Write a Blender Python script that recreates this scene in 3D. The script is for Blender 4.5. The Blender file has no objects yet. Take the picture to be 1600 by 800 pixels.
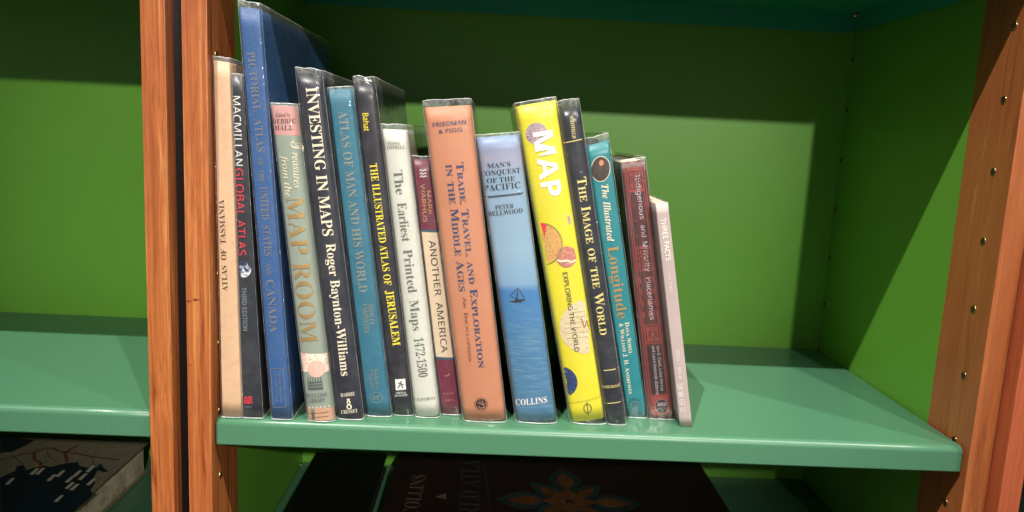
import bpy, bmesh, math, random
from mathutils import Vector, Matrix, noise
random.seed(7)
scn = bpy.context.scene
COL = scn.collection
R = math.radians

# ------------------------------------------------------------ camera
CAM = {"rx": -0.15514114009711252, "ry": -0.04989032375533588, "rz": -0.031117841456932072, "f": 1204.344920234262, "cx": 0.24368307845339834, "cy": -0.6791720777721421, "cz": 0.26914975770639205}
def setup_camera():
    a, b, c = CAM['rx'], CAM['ry'], CAM['rz']
    m = Matrix.Rotation(c, 3, 'Z') @ Matrix.Rotation(a, 3, 'X') @ Matrix.Rotation(b, 3, 'Y')
    right, fwd, up = m.col[0], m.col[1], m.col[2]
    M = Matrix.Identity(4)
    for i in range(3):
        M[i][0], M[i][1], M[i][2] = right[i], up[i], -fwd[i]
        M[i][3] = (CAM['cx'], CAM['cy'], CAM['cz'])[i]
    cd = bpy.data.cameras.new('camera'); cd.sensor_width = 36.0
    cd.lens = 36.0 * CAM['f'] / 1600.0
    cd.clip_start = 0.02; cd.clip_end = 50
    cd.dof.use_dof = True; cd.dof.focus_distance = 0.70; cd.dof.aperture_fstop = 9.0
    o = bpy.data.objects.new('camera', cd); COL.objects.link(o); o.matrix_world = M
    scn.camera = o
setup_camera()

# ------------------------------------------------------------ world, lamps, exposure
w = bpy.data.worlds.new('World'); scn.world = w; w.use_nodes = True
w.node_tree.nodes['Background'].inputs[0].default_value = (1.0, 0.93, 0.84, 1)
w.node_tree.nodes['Background'].inputs[1].default_value = 0.21
def ceiling_spot(loc, target, power, size=0.07, col=(1.0, 0.945, 0.87)):
    l = bpy.data.lights.new('track_spot', 'AREA'); l.shape = 'DISK'; l.size = size
    l.energy = power; l.color = col; l.spread = R(70)
    o = bpy.data.objects.new('track_spot', l); COL.objects.link(o); o.location = loc
    o.rotation_euler = (Vector(target) - Vector(loc)).to_track_quat('-Z', 'Y').to_euler()
tgt = (0.33, 0.05, 0.15)
# the steep row of track spots above and in front of the shelves
ceiling_spot((-1.4, -2.5, 4.74), tgt, 50)
ceiling_spot((1.42, -2.5, 4.78), tgt, 24)
l = bpy.data.lights.new('right_spot', 'SPOT'); l.energy = 850; l.color = (1.0, 0.945, 0.87); l.shadow_soft_size = .035
l.spot_size = R(15); l.spot_blend = .7
o = bpy.data.objects.new('right_spot', l); COL.objects.link(o); o.location = (3.6, -2.5, 4.78)
o.rotation_euler = (Vector((.66, .08, .05)) - Vector(o.location)).to_track_quat('-Z', 'Y').to_euler()
# the far, low spot that reaches the back panel under the upper shelf
l = bpy.data.lights.new('far_spot', 'SPOT'); l.energy = 560; l.color = (1.0, 0.94, 0.85); l.shadow_soft_size = .045
l.spot_size = R(17); l.spot_blend = .75
o = bpy.data.objects.new('far_spot', l); COL.objects.link(o); o.location = (1.15, -4.0, 1.82)
o.rotation_euler = (Vector((.22, .0, .33)) - Vector(o.location)).to_track_quat('-Z', 'Y').to_euler()
scn.view_settings.view_transform = 'Standard'
scn.view_settings.look = 'None'
scn.view_settings.exposure = 0.0
scn.view_settings.gamma = 1.0
scn.cycles.transparent_max_bounces = 24
scn.cycles.max_bounces = 8
scn.cycles.caustics_reflective = False
scn.cycles.use_denoising = True

DATA = {'CT': [('text', 'title_lettering', 'serif', 'ink_goldpale', 'COLLINS', (0.17594, 0.14826), (0.17705, 0.25395), 0.01731600000000001, 0),
        ('text', 'title_lettering', 'serif', 'ink_dimteal', 'WORLD ATLAS', (0.24725, 0.098), (0.24469, 0.32174), 0.02405000000000001, 0),
        ('line', 'cover_rule', 'ink_dimteal', [[(0.24918, 0.31369), (0.2602, 0.16033)], [(0.51382, 0.33944), (0.51756, 0.1587)]], 0.0008),
        ('fill', 'torch_emblem', 'ink_goldpale', [[(0.19431, 0.19702), (0.20012, 0.20249), (0.20533, 0.20627), (0.20634, 0.18967), (0.20073, 0.19336), (0.19455, 0.19372)]])],
 'IT': {'ame': [('band', 'cream_band', 'pr_cream', 0.2358, 0.7257, -0.1, 1.1), ('band', 'blue_rule', 'pr_tealrule', 0.7257, 0.735, -0.1, 1.1),
                ('band', 'blue_rule', 'pr_tealrule', 0.226, 0.2358, -0.1, 1.1),
                ('line', 'publisher_mark', 'ink_white',
                 [[(0.17735, 0.23285), (0.17877, 0.2342), (0.18028, 0.2327), (0.18198, 0.23424), (0.18347, 0.23344)],
                  [(0.17773, 0.22995), (0.17915, 0.2313), (0.18066, 0.2298), (0.18237, 0.23134), (0.18386, 0.23054)],
                  [(0.17811, 0.22734), (0.17953, 0.22869), (0.18104, 0.22719), (0.18274, 0.22867), (0.18423, 0.22793)]],
                 0.00099),
                ('text', 'author_lettering', 'sansm', 'ink_tan', 'MARK', (0.18465, 0.21504), (0.18713, 0.19269), 0.00323, 0),
                ('text', 'author_lettering', 'sansm', 'ink_tan', 'WARHUS', (0.1786, 0.22063), (0.18233, 0.18593), 0.00381, 0),
                ('text', 'title_lettering', 'thin', 'ink_black', 'ANOTHER  AMERICA', (0.18791, 0.16884), (0.20353, 0.06202), 0.00594, 0),
                ('line', 'gold_mark', 'ink_tan', [[(0.20706, 0.03974), (0.20921, 0.0392), (0.2104, 0.0402), (0.21218, 0.04154)]], 0.00061),
                ('text', 'publisher_lettering', 'sans', 'ink_tan', 'ST. MARTIN', (0.20682, 0.02061), (0.21659, 0.02166), 0.00122, 0),
                ('text', 'publisher_lettering', 'sans', 'ink_tan', 'PRESS', (0.2089, 0.01397), (0.21684, 0.01494), 0.00141, 0)],
        'ear': [('text', 'author_lettering', 'serif', 'ink_greyolive', 'TONY', (0.14877, 0.25461), (0.16051, 0.25547), 0.00297, 0),
                ('text', 'author_lettering', 'serif', 'ink_greyolive', 'CAMPBELL', (0.14541, 0.25108), (0.16461, 0.25236), 0.00297, 0),
                ('text', 'title_lettering', 'serif', 'ink_greyolive', 'The', (0.15449, 0.23271), (0.15777, 0.21087), 0.00808, 0),
                ('text', 'title_lettering', 'serif', 'ink_greyolive', 'Earliest', (0.1589, 0.20335), (0.16417, 0.1683), 0.00814, 0),
                ('text', 'title_lettering', 'serif', 'ink_greyolive', 'Printed', (0.16533, 0.16063), (0.17134, 0.12069), 0.00822, 0),
                ('text', 'title_lettering', 'serif', 'ink_greyolive', 'Maps', (0.17242, 0.11346), (0.17672, 0.08492), 0.0083, 0),
                ('text', 'title_lettering', 'serif', 'ink_greyolive', '1472-1500', (0.17782, 0.07757), (0.18345, 0.04017), 0.00837, 0),
                ('text', 'publisher_lettering', 'serif', 'ink_greyolive', 'CALIFORNIA', (0.17963, 0.01637), (0.19985, 0.01866), 0.00292, 0)],
        'ima': [('text', 'author_lettering', 'serifm', 'ink_yellow2', 'WHITFIELD', (0.31077, 0.28892), (0.31454, 0.26893), 0.00317, 0),
                ('text', 'title_lettering', 'serifm', 'ink_yellow2', 'The Image of the World', (0.32067, 0.23383), (0.35183, 0.0878), 0.00846, 2),
                ('line', 'pale_rule', 'ink_yellow2', [[(0.30687, 0.26455), (0.32341, 0.26879)]], 0.00075),
                ('line', 'pale_rule', 'ink_yellow2', [[(0.35445, 0.05341), (0.37189, 0.05647)]], 0.00079),
                ('line', 'pale_rule', 'ink_yellow2', [[(0.36061, 0.02108), (0.37847, 0.02436)]], 0.0008),
                ('text', 'publisher_lettering', 'serifm', 'ink_yellow2', 'POMEGRANATE', (0.35776, 0.03595), (0.37527, 0.03902), 0.0026, 0)],
        'ind': [('line', 'red_rules', 'ink_brick', [[(0.36717, 0.24361), (0.41013, 0.00609)], [(0.36874, 0.24385), (0.41196, 0.00635)]], 0.00078),
                ('line', 'red_rules', 'ink_brick', [[(0.38289, 0.24603), (0.42848, 0.00867)], [(0.38469, 0.24631), (0.43058, 0.00897)]], 0.00078),
                ('line', 'dark_rules', 'ink_black',
                 [[(0.36796, 0.24373), (0.41105, 0.00622)], [(0.38379, 0.24617), (0.42953, 0.00882)], [(0.37443, 0.2216), (0.39738, 0.09627)], [(0.37649, 0.22191), (0.39961, 0.0966)],
                  [(0.38493, 0.2232), (0.40879, 0.09794)]],
                 0.00072),
                ('fill', 'red_ornament', 'ink_brick', [[(0.36942, 0.24395), (0.38244, 0.24596), (0.38675, 0.22348), (0.37352, 0.22146)]]),
                ('fill', 'red_ornament', 'ink_brick', [[(0.38274, 0.17093), (0.39644, 0.17299), (0.40112, 0.14854), (0.3872, 0.14647)]]),
                ('fill', 'red_ornament', 'ink_brick', [[(0.39673, 0.09424), (0.41113, 0.09634), (0.41464, 0.07804), (0.40007, 0.07593)]]),
                ('fill', 'red_ornament', 'ink_brick', [[(0.40955, 0.02402), (0.42459, 0.02615), (0.42834, 0.00664), (0.41311, 0.0045)]]),
                ('line', 'ornament_rosette', 'ink_maroonblack',
                 [[(0.38112, 0.23389), (0.38317, 0.23116), (0.38044, 0.23084), (0.38058, 0.22704), (0.37834, 0.22948), (0.37649, 0.22685), (0.37607, 0.23063), (0.37331, 0.23069),
                   (0.37494, 0.23359), (0.37289, 0.23631), (0.37562, 0.23664), (0.37548, 0.24042), (0.37771, 0.23799), (0.37956, 0.24062), (0.37999, 0.23685), (0.38274, 0.23679),
                   (0.38112, 0.23389)],
                  [(0.38021, 0.23385), (0.38002, 0.23248), (0.37929, 0.23145), (0.37823, 0.23103), (0.37711, 0.23134), (0.37624, 0.2323), (0.37584, 0.23364), (0.37604, 0.235),
                   (0.37676, 0.23603), (0.37783, 0.23645), (0.37894, 0.23614), (0.37982, 0.23519), (0.38021, 0.23385)],
                  [(0.37096, 0.24055), (0.38222, 0.24229), (0.38516, 0.22691), (0.37378, 0.22517), (0.37096, 0.24055)]],
                 0.0009),
                ('line', 'ornament_rosette', 'ink_maroonblack',
                 [[(0.39525, 0.15992), (0.39751, 0.15688), (0.39452, 0.15653), (0.39469, 0.15231), (0.39223, 0.15503), (0.39021, 0.1521), (0.38973, 0.15631), (0.38671, 0.15639),
                   (0.38849, 0.15961), (0.38624, 0.16264), (0.38922, 0.163), (0.38906, 0.1672), (0.39151, 0.16449), (0.39353, 0.16741), (0.394, 0.16322), (0.39702, 0.16314),
                   (0.39525, 0.15992)],
                  [(0.39426, 0.15988), (0.39406, 0.15835), (0.39326, 0.15721), (0.3921, 0.15675), (0.39087, 0.1571), (0.38991, 0.15817), (0.38948, 0.15966), (0.38968, 0.16118),
                   (0.39047, 0.16232), (0.39164, 0.16277), (0.39286, 0.16243), (0.39382, 0.16137), (0.39426, 0.15988)],
                  [(0.38435, 0.16742), (0.39619, 0.16919), (0.39946, 0.15208), (0.38749, 0.1503), (0.38435, 0.16742)]],
                 0.00092),
                ('line', 'ornament_rosette', 'ink_maroonblack',
                 [[(0.40853, 0.0866), (0.4105, 0.08391), (0.4079, 0.0836), (0.40806, 0.07987), (0.40591, 0.08228), (0.40415, 0.0797), (0.40373, 0.08342), (0.40109, 0.0835),
                   (0.40264, 0.08635), (0.40067, 0.08903), (0.40327, 0.08934), (0.40312, 0.09306), (0.40526, 0.09065), (0.40701, 0.09323), (0.40743, 0.08952), (0.41007, 0.08944),
                   (0.40853, 0.0866)],
                  [(0.40767, 0.08656), (0.40749, 0.08522), (0.40681, 0.08421), (0.40579, 0.08381), (0.40472, 0.08412), (0.40388, 0.08506), (0.4035, 0.08638), (0.40368, 0.08773),
                   (0.40436, 0.08873), (0.40538, 0.08913), (0.40644, 0.08882), (0.40728, 0.08788), (0.40767, 0.08656)],
                  [(0.39796, 0.09313), (0.41038, 0.09494), (0.41328, 0.0798), (0.40073, 0.07798), (0.39796, 0.09313)]],
                 0.00093),
                ('line', 'dark_rules', 'ink_brick',
                 [[(0.3774, 0.21058), (0.37868, 0.20876)], [(0.38512, 0.21227), (0.3865, 0.20995)], [(0.38821, 0.21097), (0.38927, 0.21037)], [(0.38004, 0.19619), (0.38133, 0.19435)],
                  [(0.38784, 0.19789), (0.38924, 0.19555)], [(0.39096, 0.19657), (0.39203, 0.19597)], [(0.3827, 0.1817), (0.38401, 0.17986)], [(0.39058, 0.18341), (0.39199, 0.18106)],
                  [(0.39372, 0.18209), (0.39481, 0.18148)], [(0.38858, 0.14162), (0.39043, 0.13556)], [(0.3934, 0.14234), (0.39527, 0.13627)], [(0.39846, 0.14308), (0.40035, 0.13703)],
                  [(0.40062, 0.14341), (0.40252, 0.13735)], [(0.39061, 0.1305), (0.39248, 0.12441)], [(0.39547, 0.13122), (0.39735, 0.12513)], [(0.40056, 0.13197), (0.40246, 0.12588)],
                  [(0.40274, 0.13229), (0.40466, 0.12621)], [(0.39266, 0.11933), (0.39453, 0.11321)], [(0.39754, 0.12005), (0.39944, 0.11393)], [(0.40267, 0.12081), (0.40459, 0.11469)],
                  [(0.40487, 0.12113), (0.4068, 0.11501)], [(0.39471, 0.10811), (0.39659, 0.10196)], [(0.39963, 0.10883), (0.40153, 0.10268)], [(0.4048, 0.10959), (0.40672, 0.10344)],
                  [(0.40701, 0.10991), (0.40895, 0.10376)]],
                 0.00097),
                ('text', 'title_lettering', 'sansm', 'ink_silver', 'Indigenous', (0.37699, 0.23789), (0.38521, 0.19679), 0.00457, 0),
                ('text', 'title_lettering', 'sansm', 'ink_silver', 'and', (0.38592, 0.19136), (0.38801, 0.17987), 0.00462, 0),
                ('text', 'title_lettering', 'sansm', 'ink_silver', 'Minority', (0.38894, 0.17563), (0.3945, 0.14693), 0.00463, 0),
                ('text', 'title_lettering', 'sansm', 'ink_silver', 'Placenames', (0.39493, 0.14136), (0.40211, 0.1003), 0.00467, 0),
                ('fill', 'dark_panel', 'ink_maroonblack', [[(0.40092, 0.0741), (0.41551, 0.07621), (0.42474, 0.02817), (0.40971, 0.02604)]]),
                ('text', 'author_lettering', 'sansm', 'ink_silver', 'Ian D. Clark, Luise Hercus', (0.41034, 0.07458), (0.41828, 0.02973), 0.00287, 0),
                ('text', 'author_lettering', 'sansm', 'ink_silver', 'and Laura Kostanski (Editors)', (0.40567, 0.07438), (0.41388, 0.02563), 0.00287, 0),
                ('disc', 'publisher_roundel', 'ink_maroonblack', (0.42016, 0.01412), 0.00663, 0.00726, 2),
                ('line', 'publisher_roundel', 'ink_silverdim',
                 [[(0.42646, 0.01437), (0.4264, 0.0125), (0.42591, 0.01074), (0.42503, 0.00921), (0.42381, 0.00801), (0.42235, 0.00723), (0.42074, 0.00691), (0.41908, 0.00709),
                   (0.41751, 0.00775), (0.41611, 0.00884), (0.41499, 0.01029), (0.41422, 0.01201), (0.41386, 0.01386), (0.41393, 0.01573), (0.41442, 0.01749), (0.41531, 0.01901),
                   (0.41652, 0.02021), (0.41798, 0.02099), (0.41959, 0.0213), (0.42124, 0.02112), (0.42281, 0.02046), (0.42421, 0.01938), (0.42533, 0.01793), (0.4261, 0.01622),
                   (0.42646, 0.01437)]],
                 0.00038),
                ('text', 'publisher_lettering', 'sansb', 'ink_silver', 'ANU', (0.41577, 0.01374), (0.42485, 0.01483), 0.00368, 0),
                ('text', 'publisher_lettering', 'sans', 'ink_silverdim', 'PRESS', (0.41666, 0.01049), (0.4248, 0.01148), 0.00197, 0)],
        'inv': [('text', 'title_lettering', 'boldm', 'ink_ivory', 'INVESTING IN MAPS', (0.07871, 0.30119), (0.09512, 0.17159), 0.00942, 0),
                ('text', 'author_lettering', 'boldm', 'ink_ivory', 'Roger Baynton-Williams', (0.09777, 0.16476), (0.11333, 0.04245), 0.0083, 0),
                ('text', 'publisher_lettering', 'serif', 'ink_ivory', 'BARRIE', (0.11333, 0.02236), (0.12629, 0.02425), 0.00335, 0),
                ('text', 'publisher_lettering', 'serif', 'ink_ivory', 'CRESSET', (0.11387, 0.00585), (0.12895, 0.0079), 0.00337, 0),
                ('disc', 'crowned_emblem', 'ink_ivory', (0.12104, 0.01312), 0.00249, 0.00261, 1), ('disc', 'crowned_emblem', 'pr_inv', (0.12104, 0.01299), 0.0013, 0.00142, 2),
                ('disc', 'crowned_emblem', 'ink_ivory', (0.12044, 0.01744), 0.00178, 0.00189, 1), ('disc', 'crowned_emblem', 'pr_inv', (0.12044, 0.01726), 0.00083, 0.00089, 2),
                ('fill', 'crowned_emblem', 'ink_ivory',
                 [[(0.11861, 0.02096), (0.11933, 0.0205), (0.12008, 0.02127), (0.12092, 0.02056), (0.12173, 0.02134), (0.12153, 0.01959), (0.11899, 0.01924)]])],
        'jer': [('text', 'author_lettering', 'sansm', 'ink_yellow', 'Bahat', (0.12561, 0.282), (0.12723, 0.26624), 0.00514, 0),
                ('text', 'title_lettering', 'serifm', 'ink_yellow', 'THE ILLUSTRATED ATLAS OF', (0.13281, 0.23735), (0.14887, 0.12599), 0.00664, 0),
                ('text', 'title_lettering', 'bold', 'ink_yellow', 'JERUSALEM', (0.14999, 0.1212), (0.15813, 0.06883), 0.00711, 0),
                ('fill', 'publisher_mark', 'ink_white', [[(0.16094, 0.03616), (0.17039, 0.03718), (0.17159, 0.02651), (0.16195, 0.02542)]]),
                ('line', 'publisher_mark', 'pr_jer',
                 [[(0.164, 0.02778), (0.16573, 0.031), (0.16626, 0.03354), (0.16743, 0.03485)], [(0.16883, 0.02798), (0.16693, 0.03105)],
                  [(0.16387, 0.03282), (0.1663, 0.03229), (0.16935, 0.03115)]],
                 0.00097),
                ('text', 'publisher_lettering', 'sansm', 'ink_white', 'SIMON &', (0.16234, 0.02189), (0.17139, 0.0229), 0.00184, 0),
                ('text', 'publisher_lettering', 'sansm', 'ink_white', 'SCHUSTER', (0.1612, 0.01906), (0.17297, 0.02043), 0.00184, 0)],
        'lon': [('disc', 'oval_portrait_frame', 'ink_cream', (0.34493, 0.24222), 0.00912, 0.01201, 1), ('disc', 'oval_portrait', 'pic_portrait', (0.34493, 0.24222), 0.00852, 0.01135, 2),
                ('fill', 'portrait_coat', 'ink_coat',
                 [[(0.33899, 0.23478), (0.3404, 0.24081), (0.34315, 0.24451), (0.34734, 0.24471), (0.35062, 0.2407), (0.35215, 0.23601), (0.34939, 0.23229), (0.34525, 0.23113),
                   (0.34157, 0.23221)]]),
                ('disc', 'portrait_face', 'ink_skin', (0.34503, 0.24787), 0.00216, 0.00282, 3),
                ('text', 'title_lettering', 'bi', 'ink_cream', 'The Illustrated', (0.34641, 0.22736), (0.356, 0.17387), 0.00632, 0),
                ('text', 'title_lettering', 'serifm', 'ink_gold', 'Longitude', (0.35615, 0.16897), (0.37087, 0.09915), 0.01007, 0),
                ('text', 'author_lettering', 'serifm', 'ink_cream', 'Dava Sobel', (0.3779, 0.09629), (0.38457, 0.06465), 0.0041, 2),
                ('text', 'author_lettering', 'serifm', 'ink_cream', '& William J. H. Andrewes', (0.37242, 0.09478), (0.38719, 0.02458), 0.00391, 2),
                ('line', 'sun_emblem', 'ink_deepteal',
                 [[(0.39772, 0.01453), (0.39994, 0.0141)], [(0.39766, 0.01343), (0.40125, 0.01193)], [(0.39733, 0.01238), (0.39909, 0.01086)], [(0.39674, 0.01148), (0.3992, 0.00834)],
                  [(0.39595, 0.01076), (0.39677, 0.00856)], [(0.39499, 0.0103), (0.39565, 0.00637)], [(0.39394, 0.01011), (0.3936, 0.00781)], [(0.39287, 0.01021), (0.39155, 0.00654)],
                  [(0.39185, 0.0106), (0.39044, 0.00883)], [(0.39095, 0.01124), (0.38801, 0.00881)], [(0.39023, 0.01209), (0.38813, 0.01132)], [(0.38975, 0.0131), (0.38598, 0.01257)],
                  [(0.38952, 0.0142), (0.3873, 0.01463)], [(0.38958, 0.01531), (0.386, 0.0168)], [(0.38992, 0.01635), (0.38816, 0.01787)], [(0.3905, 0.01725), (0.38806, 0.02038)],
                  [(0.3913, 0.01796), (0.39048, 0.02016)], [(0.39226, 0.01843), (0.3916, 0.02234)], [(0.39331, 0.01862), (0.39364, 0.0209)], [(0.39438, 0.01852), (0.39569, 0.02217)],
                  [(0.39539, 0.01813), (0.3968, 0.0199)], [(0.39629, 0.01749), (0.39922, 0.01991)], [(0.39701, 0.01664), (0.3991, 0.01741)], [(0.3975, 0.01563), (0.40126, 0.01616)]],
                 0.00063),
                ('disc', 'sun_emblem', 'ink_deepteal', (0.39362, 0.01437), 0.00291, 0.00291, 1)],
        'mac': [('text', 'title_lettering', 'thin', 'ink_white', 'MACMILLAN', (0.01713, 0.29065), (0.01921, 0.231), 0.00684, 0),
                ('text', 'title_lettering', 'thin', 'ink_red', 'GLOBAL ATLAS', (0.01925, 0.22877), (0.02153, 0.15187), 0.00694, 0),
                ('disc', 'globe_picture', 'pic_globe', (0.02553, 0.13933), 0.00737, 0.00737, 1),
                ('text', 'edition_lettering', 'thin', 'ink_steel', 'THIRD EDITION', (0.02455, 0.123), (0.02561, 0.08298), 0.00398, 0),
                ('line', 'publisher_mark', 'ink_red',
                 [[(0.02613, 0.01909), (0.02787, 0.02099), (0.02961, 0.01923), (0.03194, 0.02116), (0.03368, 0.02001)],
                  [(0.02611, 0.01664), (0.02786, 0.01855), (0.0296, 0.01678), (0.03193, 0.01871), (0.03367, 0.01756)],
                  [(0.0261, 0.01419), (0.02786, 0.0161), (0.02959, 0.01433), (0.03192, 0.01627), (0.03366, 0.01511)]],
                 0.0014),
                ('text', 'publisher_mark', 'sans', 'ink_steel', 'MACMILLAN', (0.02609, 0.01051), (0.03307, 0.01079), 0.00135, 0)],
        'man': [('text', 'title_lettering', 'bold', 'ink_bronze', 'ATLAS OF MAN AND HIS WORLD', (0.10495, 0.28252), (0.12664, 0.11937), 0.00764, 0),
                ('text', 'author_lettering', 'boldm', 'ink_bronze', 'SHIRLEY', (0.13536, 0.10889), (0.13725, 0.08893), 0.00401, 0),
                ('text', 'author_lettering', 'boldm', 'ink_bronze', 'CARPENTER', (0.13007, 0.10866), (0.13238, 0.08077), 0.00401, 0),
                ('text', 'publisher_lettering', 'serif', 'ink_bronze', 'Books For', (0.14169, 0.04725), (0.14362, 0.02736), 0.00359, 0),
                ('text', 'publisher_lettering', 'serif', 'ink_bronze', 'Pleasure', (0.13743, 0.04582), (0.13916, 0.02592), 0.00359, 0),
                ('line', 'oval_emblem', 'ink_bronze',
                 [[(0.1504, 0.01947), (0.15022, 0.01816), (0.14965, 0.01692), (0.14872, 0.01584), (0.1475, 0.01499), (0.14606, 0.01443), (0.14451, 0.01419), (0.14295, 0.0143),
                   (0.14149, 0.01475), (0.14023, 0.01549), (0.13926, 0.0165), (0.13863, 0.01769), (0.1384, 0.01898), (0.13858, 0.02029), (0.13915, 0.02152), (0.14008, 0.0226),
                   (0.14131, 0.02345), (0.14274, 0.02401), (0.14429, 0.02425), (0.14584, 0.02414), (0.1473, 0.0237), (0.14856, 0.02295), (0.14954, 0.02195), (0.15016, 0.02076),
                   (0.1504, 0.01947)]],
                 0.0006),
                ('text', 'oval_emblem', 'bi', 'ink_bronze', 'BfP', (0.14055, 0.01687), (0.14833, 0.01781), 0.0041, 0)],
        'map': [('disc', 'map_roundel', 'pic_purple', (0.28221, 0.27161), 0.00982, 0.00982, 1), ('disc', 'map_roundel', 'pic_orient', (0.29148, 0.17156), 0.02009, 0.02009, 1),
                ('disc', 'map_roundel', 'pic_redbrown', (0.31595, 0.16103), 0.00997, 0.00997, 1), ('disc', 'map_roundel', 'pic_purple', (0.32332, 0.19705), 0.00883, 0.00883, 1),
                ('disc', 'map_roundel', 'pic_cream', (0.33899, 0.09577), 0.02591, 0.02591, 1), ('disc', 'map_roundel', 'pic_navychart', (0.31789, 0.04027), 0.01552, 0.01552, 1),
                ('fill', 'roundel_wedge', 'ink_red', [[(0.29003, 0.19148), (0.29561, 0.19062), (0.2947, 0.17736)]]),
                ('line', 'roundel_ring', 'ink_olive',
                 [[(0.29373, 0.19113), (0.29675, 0.19051), (0.29964, 0.18942), (0.30233, 0.18789), (0.30475, 0.18597), (0.30686, 0.18368), (0.30858, 0.18109), (0.30989, 0.17827),
                   (0.31075, 0.17528), (0.31113, 0.17219), (0.31103, 0.16908), (0.31045, 0.16603), (0.3094, 0.16311), (0.30791, 0.1604), (0.306, 0.15796), (0.30374, 0.15585),
                   (0.30117, 0.15413), (0.29836, 0.15284)]],
                 0.00094),
                ('line', 'roundel_band', 'ink_cream', [[(0.30737, 0.15764), (0.31129, 0.15662), (0.31597, 0.15773), (0.32081, 0.15645), (0.32484, 0.15843)]], 0.00178),
                ('line', 'roundel_marks', 'ink_rust',
                 [[(0.33308, 0.10352), (0.33667, 0.09444), (0.3386, 0.10192), (0.3416, 0.0928), (0.34352, 0.10028), (0.34629, 0.09485), (0.34821, 0.10234)]], 0.00078),
                ('line', 'roundel_marks', 'ink_olive',
                 [[(0.31985, 0.10847), (0.34815, 0.11216)], [(0.31925, 0.10353), (0.34848, 0.10727)], [(0.31864, 0.09858), (0.34881, 0.10236)], [(0.31804, 0.09363), (0.34914, 0.09745)],
                  [(0.31924, 0.08874), (0.34946, 0.09252)], [(0.32044, 0.08384), (0.34979, 0.08758)]],
                 0.0003),
                ('text', 'title_lettering', 'sansb', 'ink_white', 'MAP', (0.27842, 0.27228), (0.29088, 0.21432), 0.0179, 0),
                ('text', 'subtitle_lettering', 'sansm', 'ink_dark', 'EXPLORING THE WORLD', (0.31292, 0.14616), (0.32907, 0.07116), 0.0044, 0),
                ('line', 'fine_rule', 'ink_olive', [[(0.32403, 0.01928), (0.35865, 0.02834)]], 0.00037),
                ('line', 'publisher_mark', 'ink_dark',
                 [[(0.34822, 0.01645), (0.34818, 0.01529), (0.34788, 0.0142), (0.34736, 0.01325), (0.34664, 0.01251), (0.34578, 0.01203), (0.34484, 0.01183), (0.34388, 0.01195),
                   (0.34297, 0.01236), (0.34216, 0.01304), (0.34152, 0.01394), (0.34108, 0.015), (0.34088, 0.01615), (0.34094, 0.0173), (0.34123, 0.01839), (0.34176, 0.01934),
                   (0.34247, 0.02008), (0.34333, 0.02056), (0.34427, 0.02075), (0.34523, 0.02064), (0.34614, 0.02023), (0.34694, 0.01955), (0.34759, 0.01865), (0.34802, 0.01759),
                   (0.34822, 0.01645)],
                  [(0.34339, 0.02294), (0.3458, 0.00931)]],
                 0.00067)],
        'pac': [('text', 'title_lettering', 'serifm', 'ink_black', "MAN'S", (0.23931, 0.23851), (0.26025, 0.24164), 0.00425, 0),
                ('text', 'title_lettering', 'serifm', 'ink_black', 'CONQUEST', (0.23356, 0.23121), (0.26948, 0.23639), 0.00438, 0),
                ('text', 'title_lettering', 'serifm', 'ink_black', 'OF THE', (0.23961, 0.22526), (0.26493, 0.22896), 0.00428, 0),
                ('text', 'title_lettering', 'serifm', 'ink_black', 'PACIFIC', (0.23704, 0.21779), (0.27017, 0.22285), 0.00534, 0),
                ('line', 'rope_rule', 'ink_black',
                 [[(0.23557, 0.21145), (0.23786, 0.21225), (0.23925, 0.2136)], [(0.23857, 0.21192), (0.24086, 0.21272), (0.24225, 0.21407)],
                  [(0.24157, 0.21238), (0.24386, 0.21319), (0.24525, 0.21453)], [(0.24457, 0.21285), (0.24686, 0.21366), (0.24825, 0.215)],
                  [(0.24757, 0.21332), (0.24986, 0.21413), (0.25125, 0.21547)], [(0.25057, 0.21379), (0.25286, 0.21459), (0.25425, 0.21594)],
                  [(0.25357, 0.21426), (0.25586, 0.21506), (0.25724, 0.21641)], [(0.25657, 0.21472), (0.25886, 0.21553), (0.26024, 0.21687)],
                  [(0.25957, 0.21519), (0.26186, 0.216), (0.26324, 0.21734)], [(0.26257, 0.21566), (0.26486, 0.21647), (0.26624, 0.21781)],
                  [(0.26557, 0.21613), (0.26786, 0.21693), (0.26924, 0.21828)], [(0.26857, 0.2166), (0.27086, 0.2174), (0.27224, 0.21875)]],
                 0.00076),
                ('line', 'rope_rule', 'ink_black', [[(0.23524, 0.21236), (0.27187, 0.21817)]], 0.00029),
                ('text', 'author_lettering', 'serifm', 'ink_black', 'PETER', (0.24821, 0.20185), (0.26499, 0.20439), 0.00386, 0),
                ('text', 'author_lettering', 'serifm', 'ink_black', 'BELLWOOD', (0.24209, 0.19541), (0.27337, 0.20028), 0.0041, 0),
                ('fill', 'boat_picture', 'ink_black',
                 [[(0.26426, 0.11749), (0.26928, 0.11814), (0.27099, 0.11973), (0.27394, 0.11998), (0.27459, 0.11892), (0.28018, 0.12014), (0.27586, 0.11734), (0.26876, 0.1166)]]),
                ('line', 'boat_picture', 'ink_black',
                 [[(0.2713, 0.11944), (0.2722, 0.13098), (0.26577, 0.12313), (0.27158, 0.11976)], [(0.2722, 0.13098), (0.27957, 0.12041), (0.27395, 0.11986)],
                  [(0.27201, 0.12885), (0.27217, 0.11978)]],
                 0.00053),
                ('text', 'publisher_lettering', 'serifm', 'ink_white', 'COLLINS', (0.27614, 0.01685), (0.3057, 0.02123), 0.00603, 0)],
        'pic': [('text', 'title_lettering', 'bold', 'ink_dullgold', 'PICTORIAL  ATLAS', (0.03038, 0.32826), (0.03889, 0.24361), 0.00651, 1),
                ('text', 'title_lettering', 'bold', 'ink_dullgold', 'OF  THE', (0.03915, 0.23864), (0.04051, 0.21755), 0.00443, 0),
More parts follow.
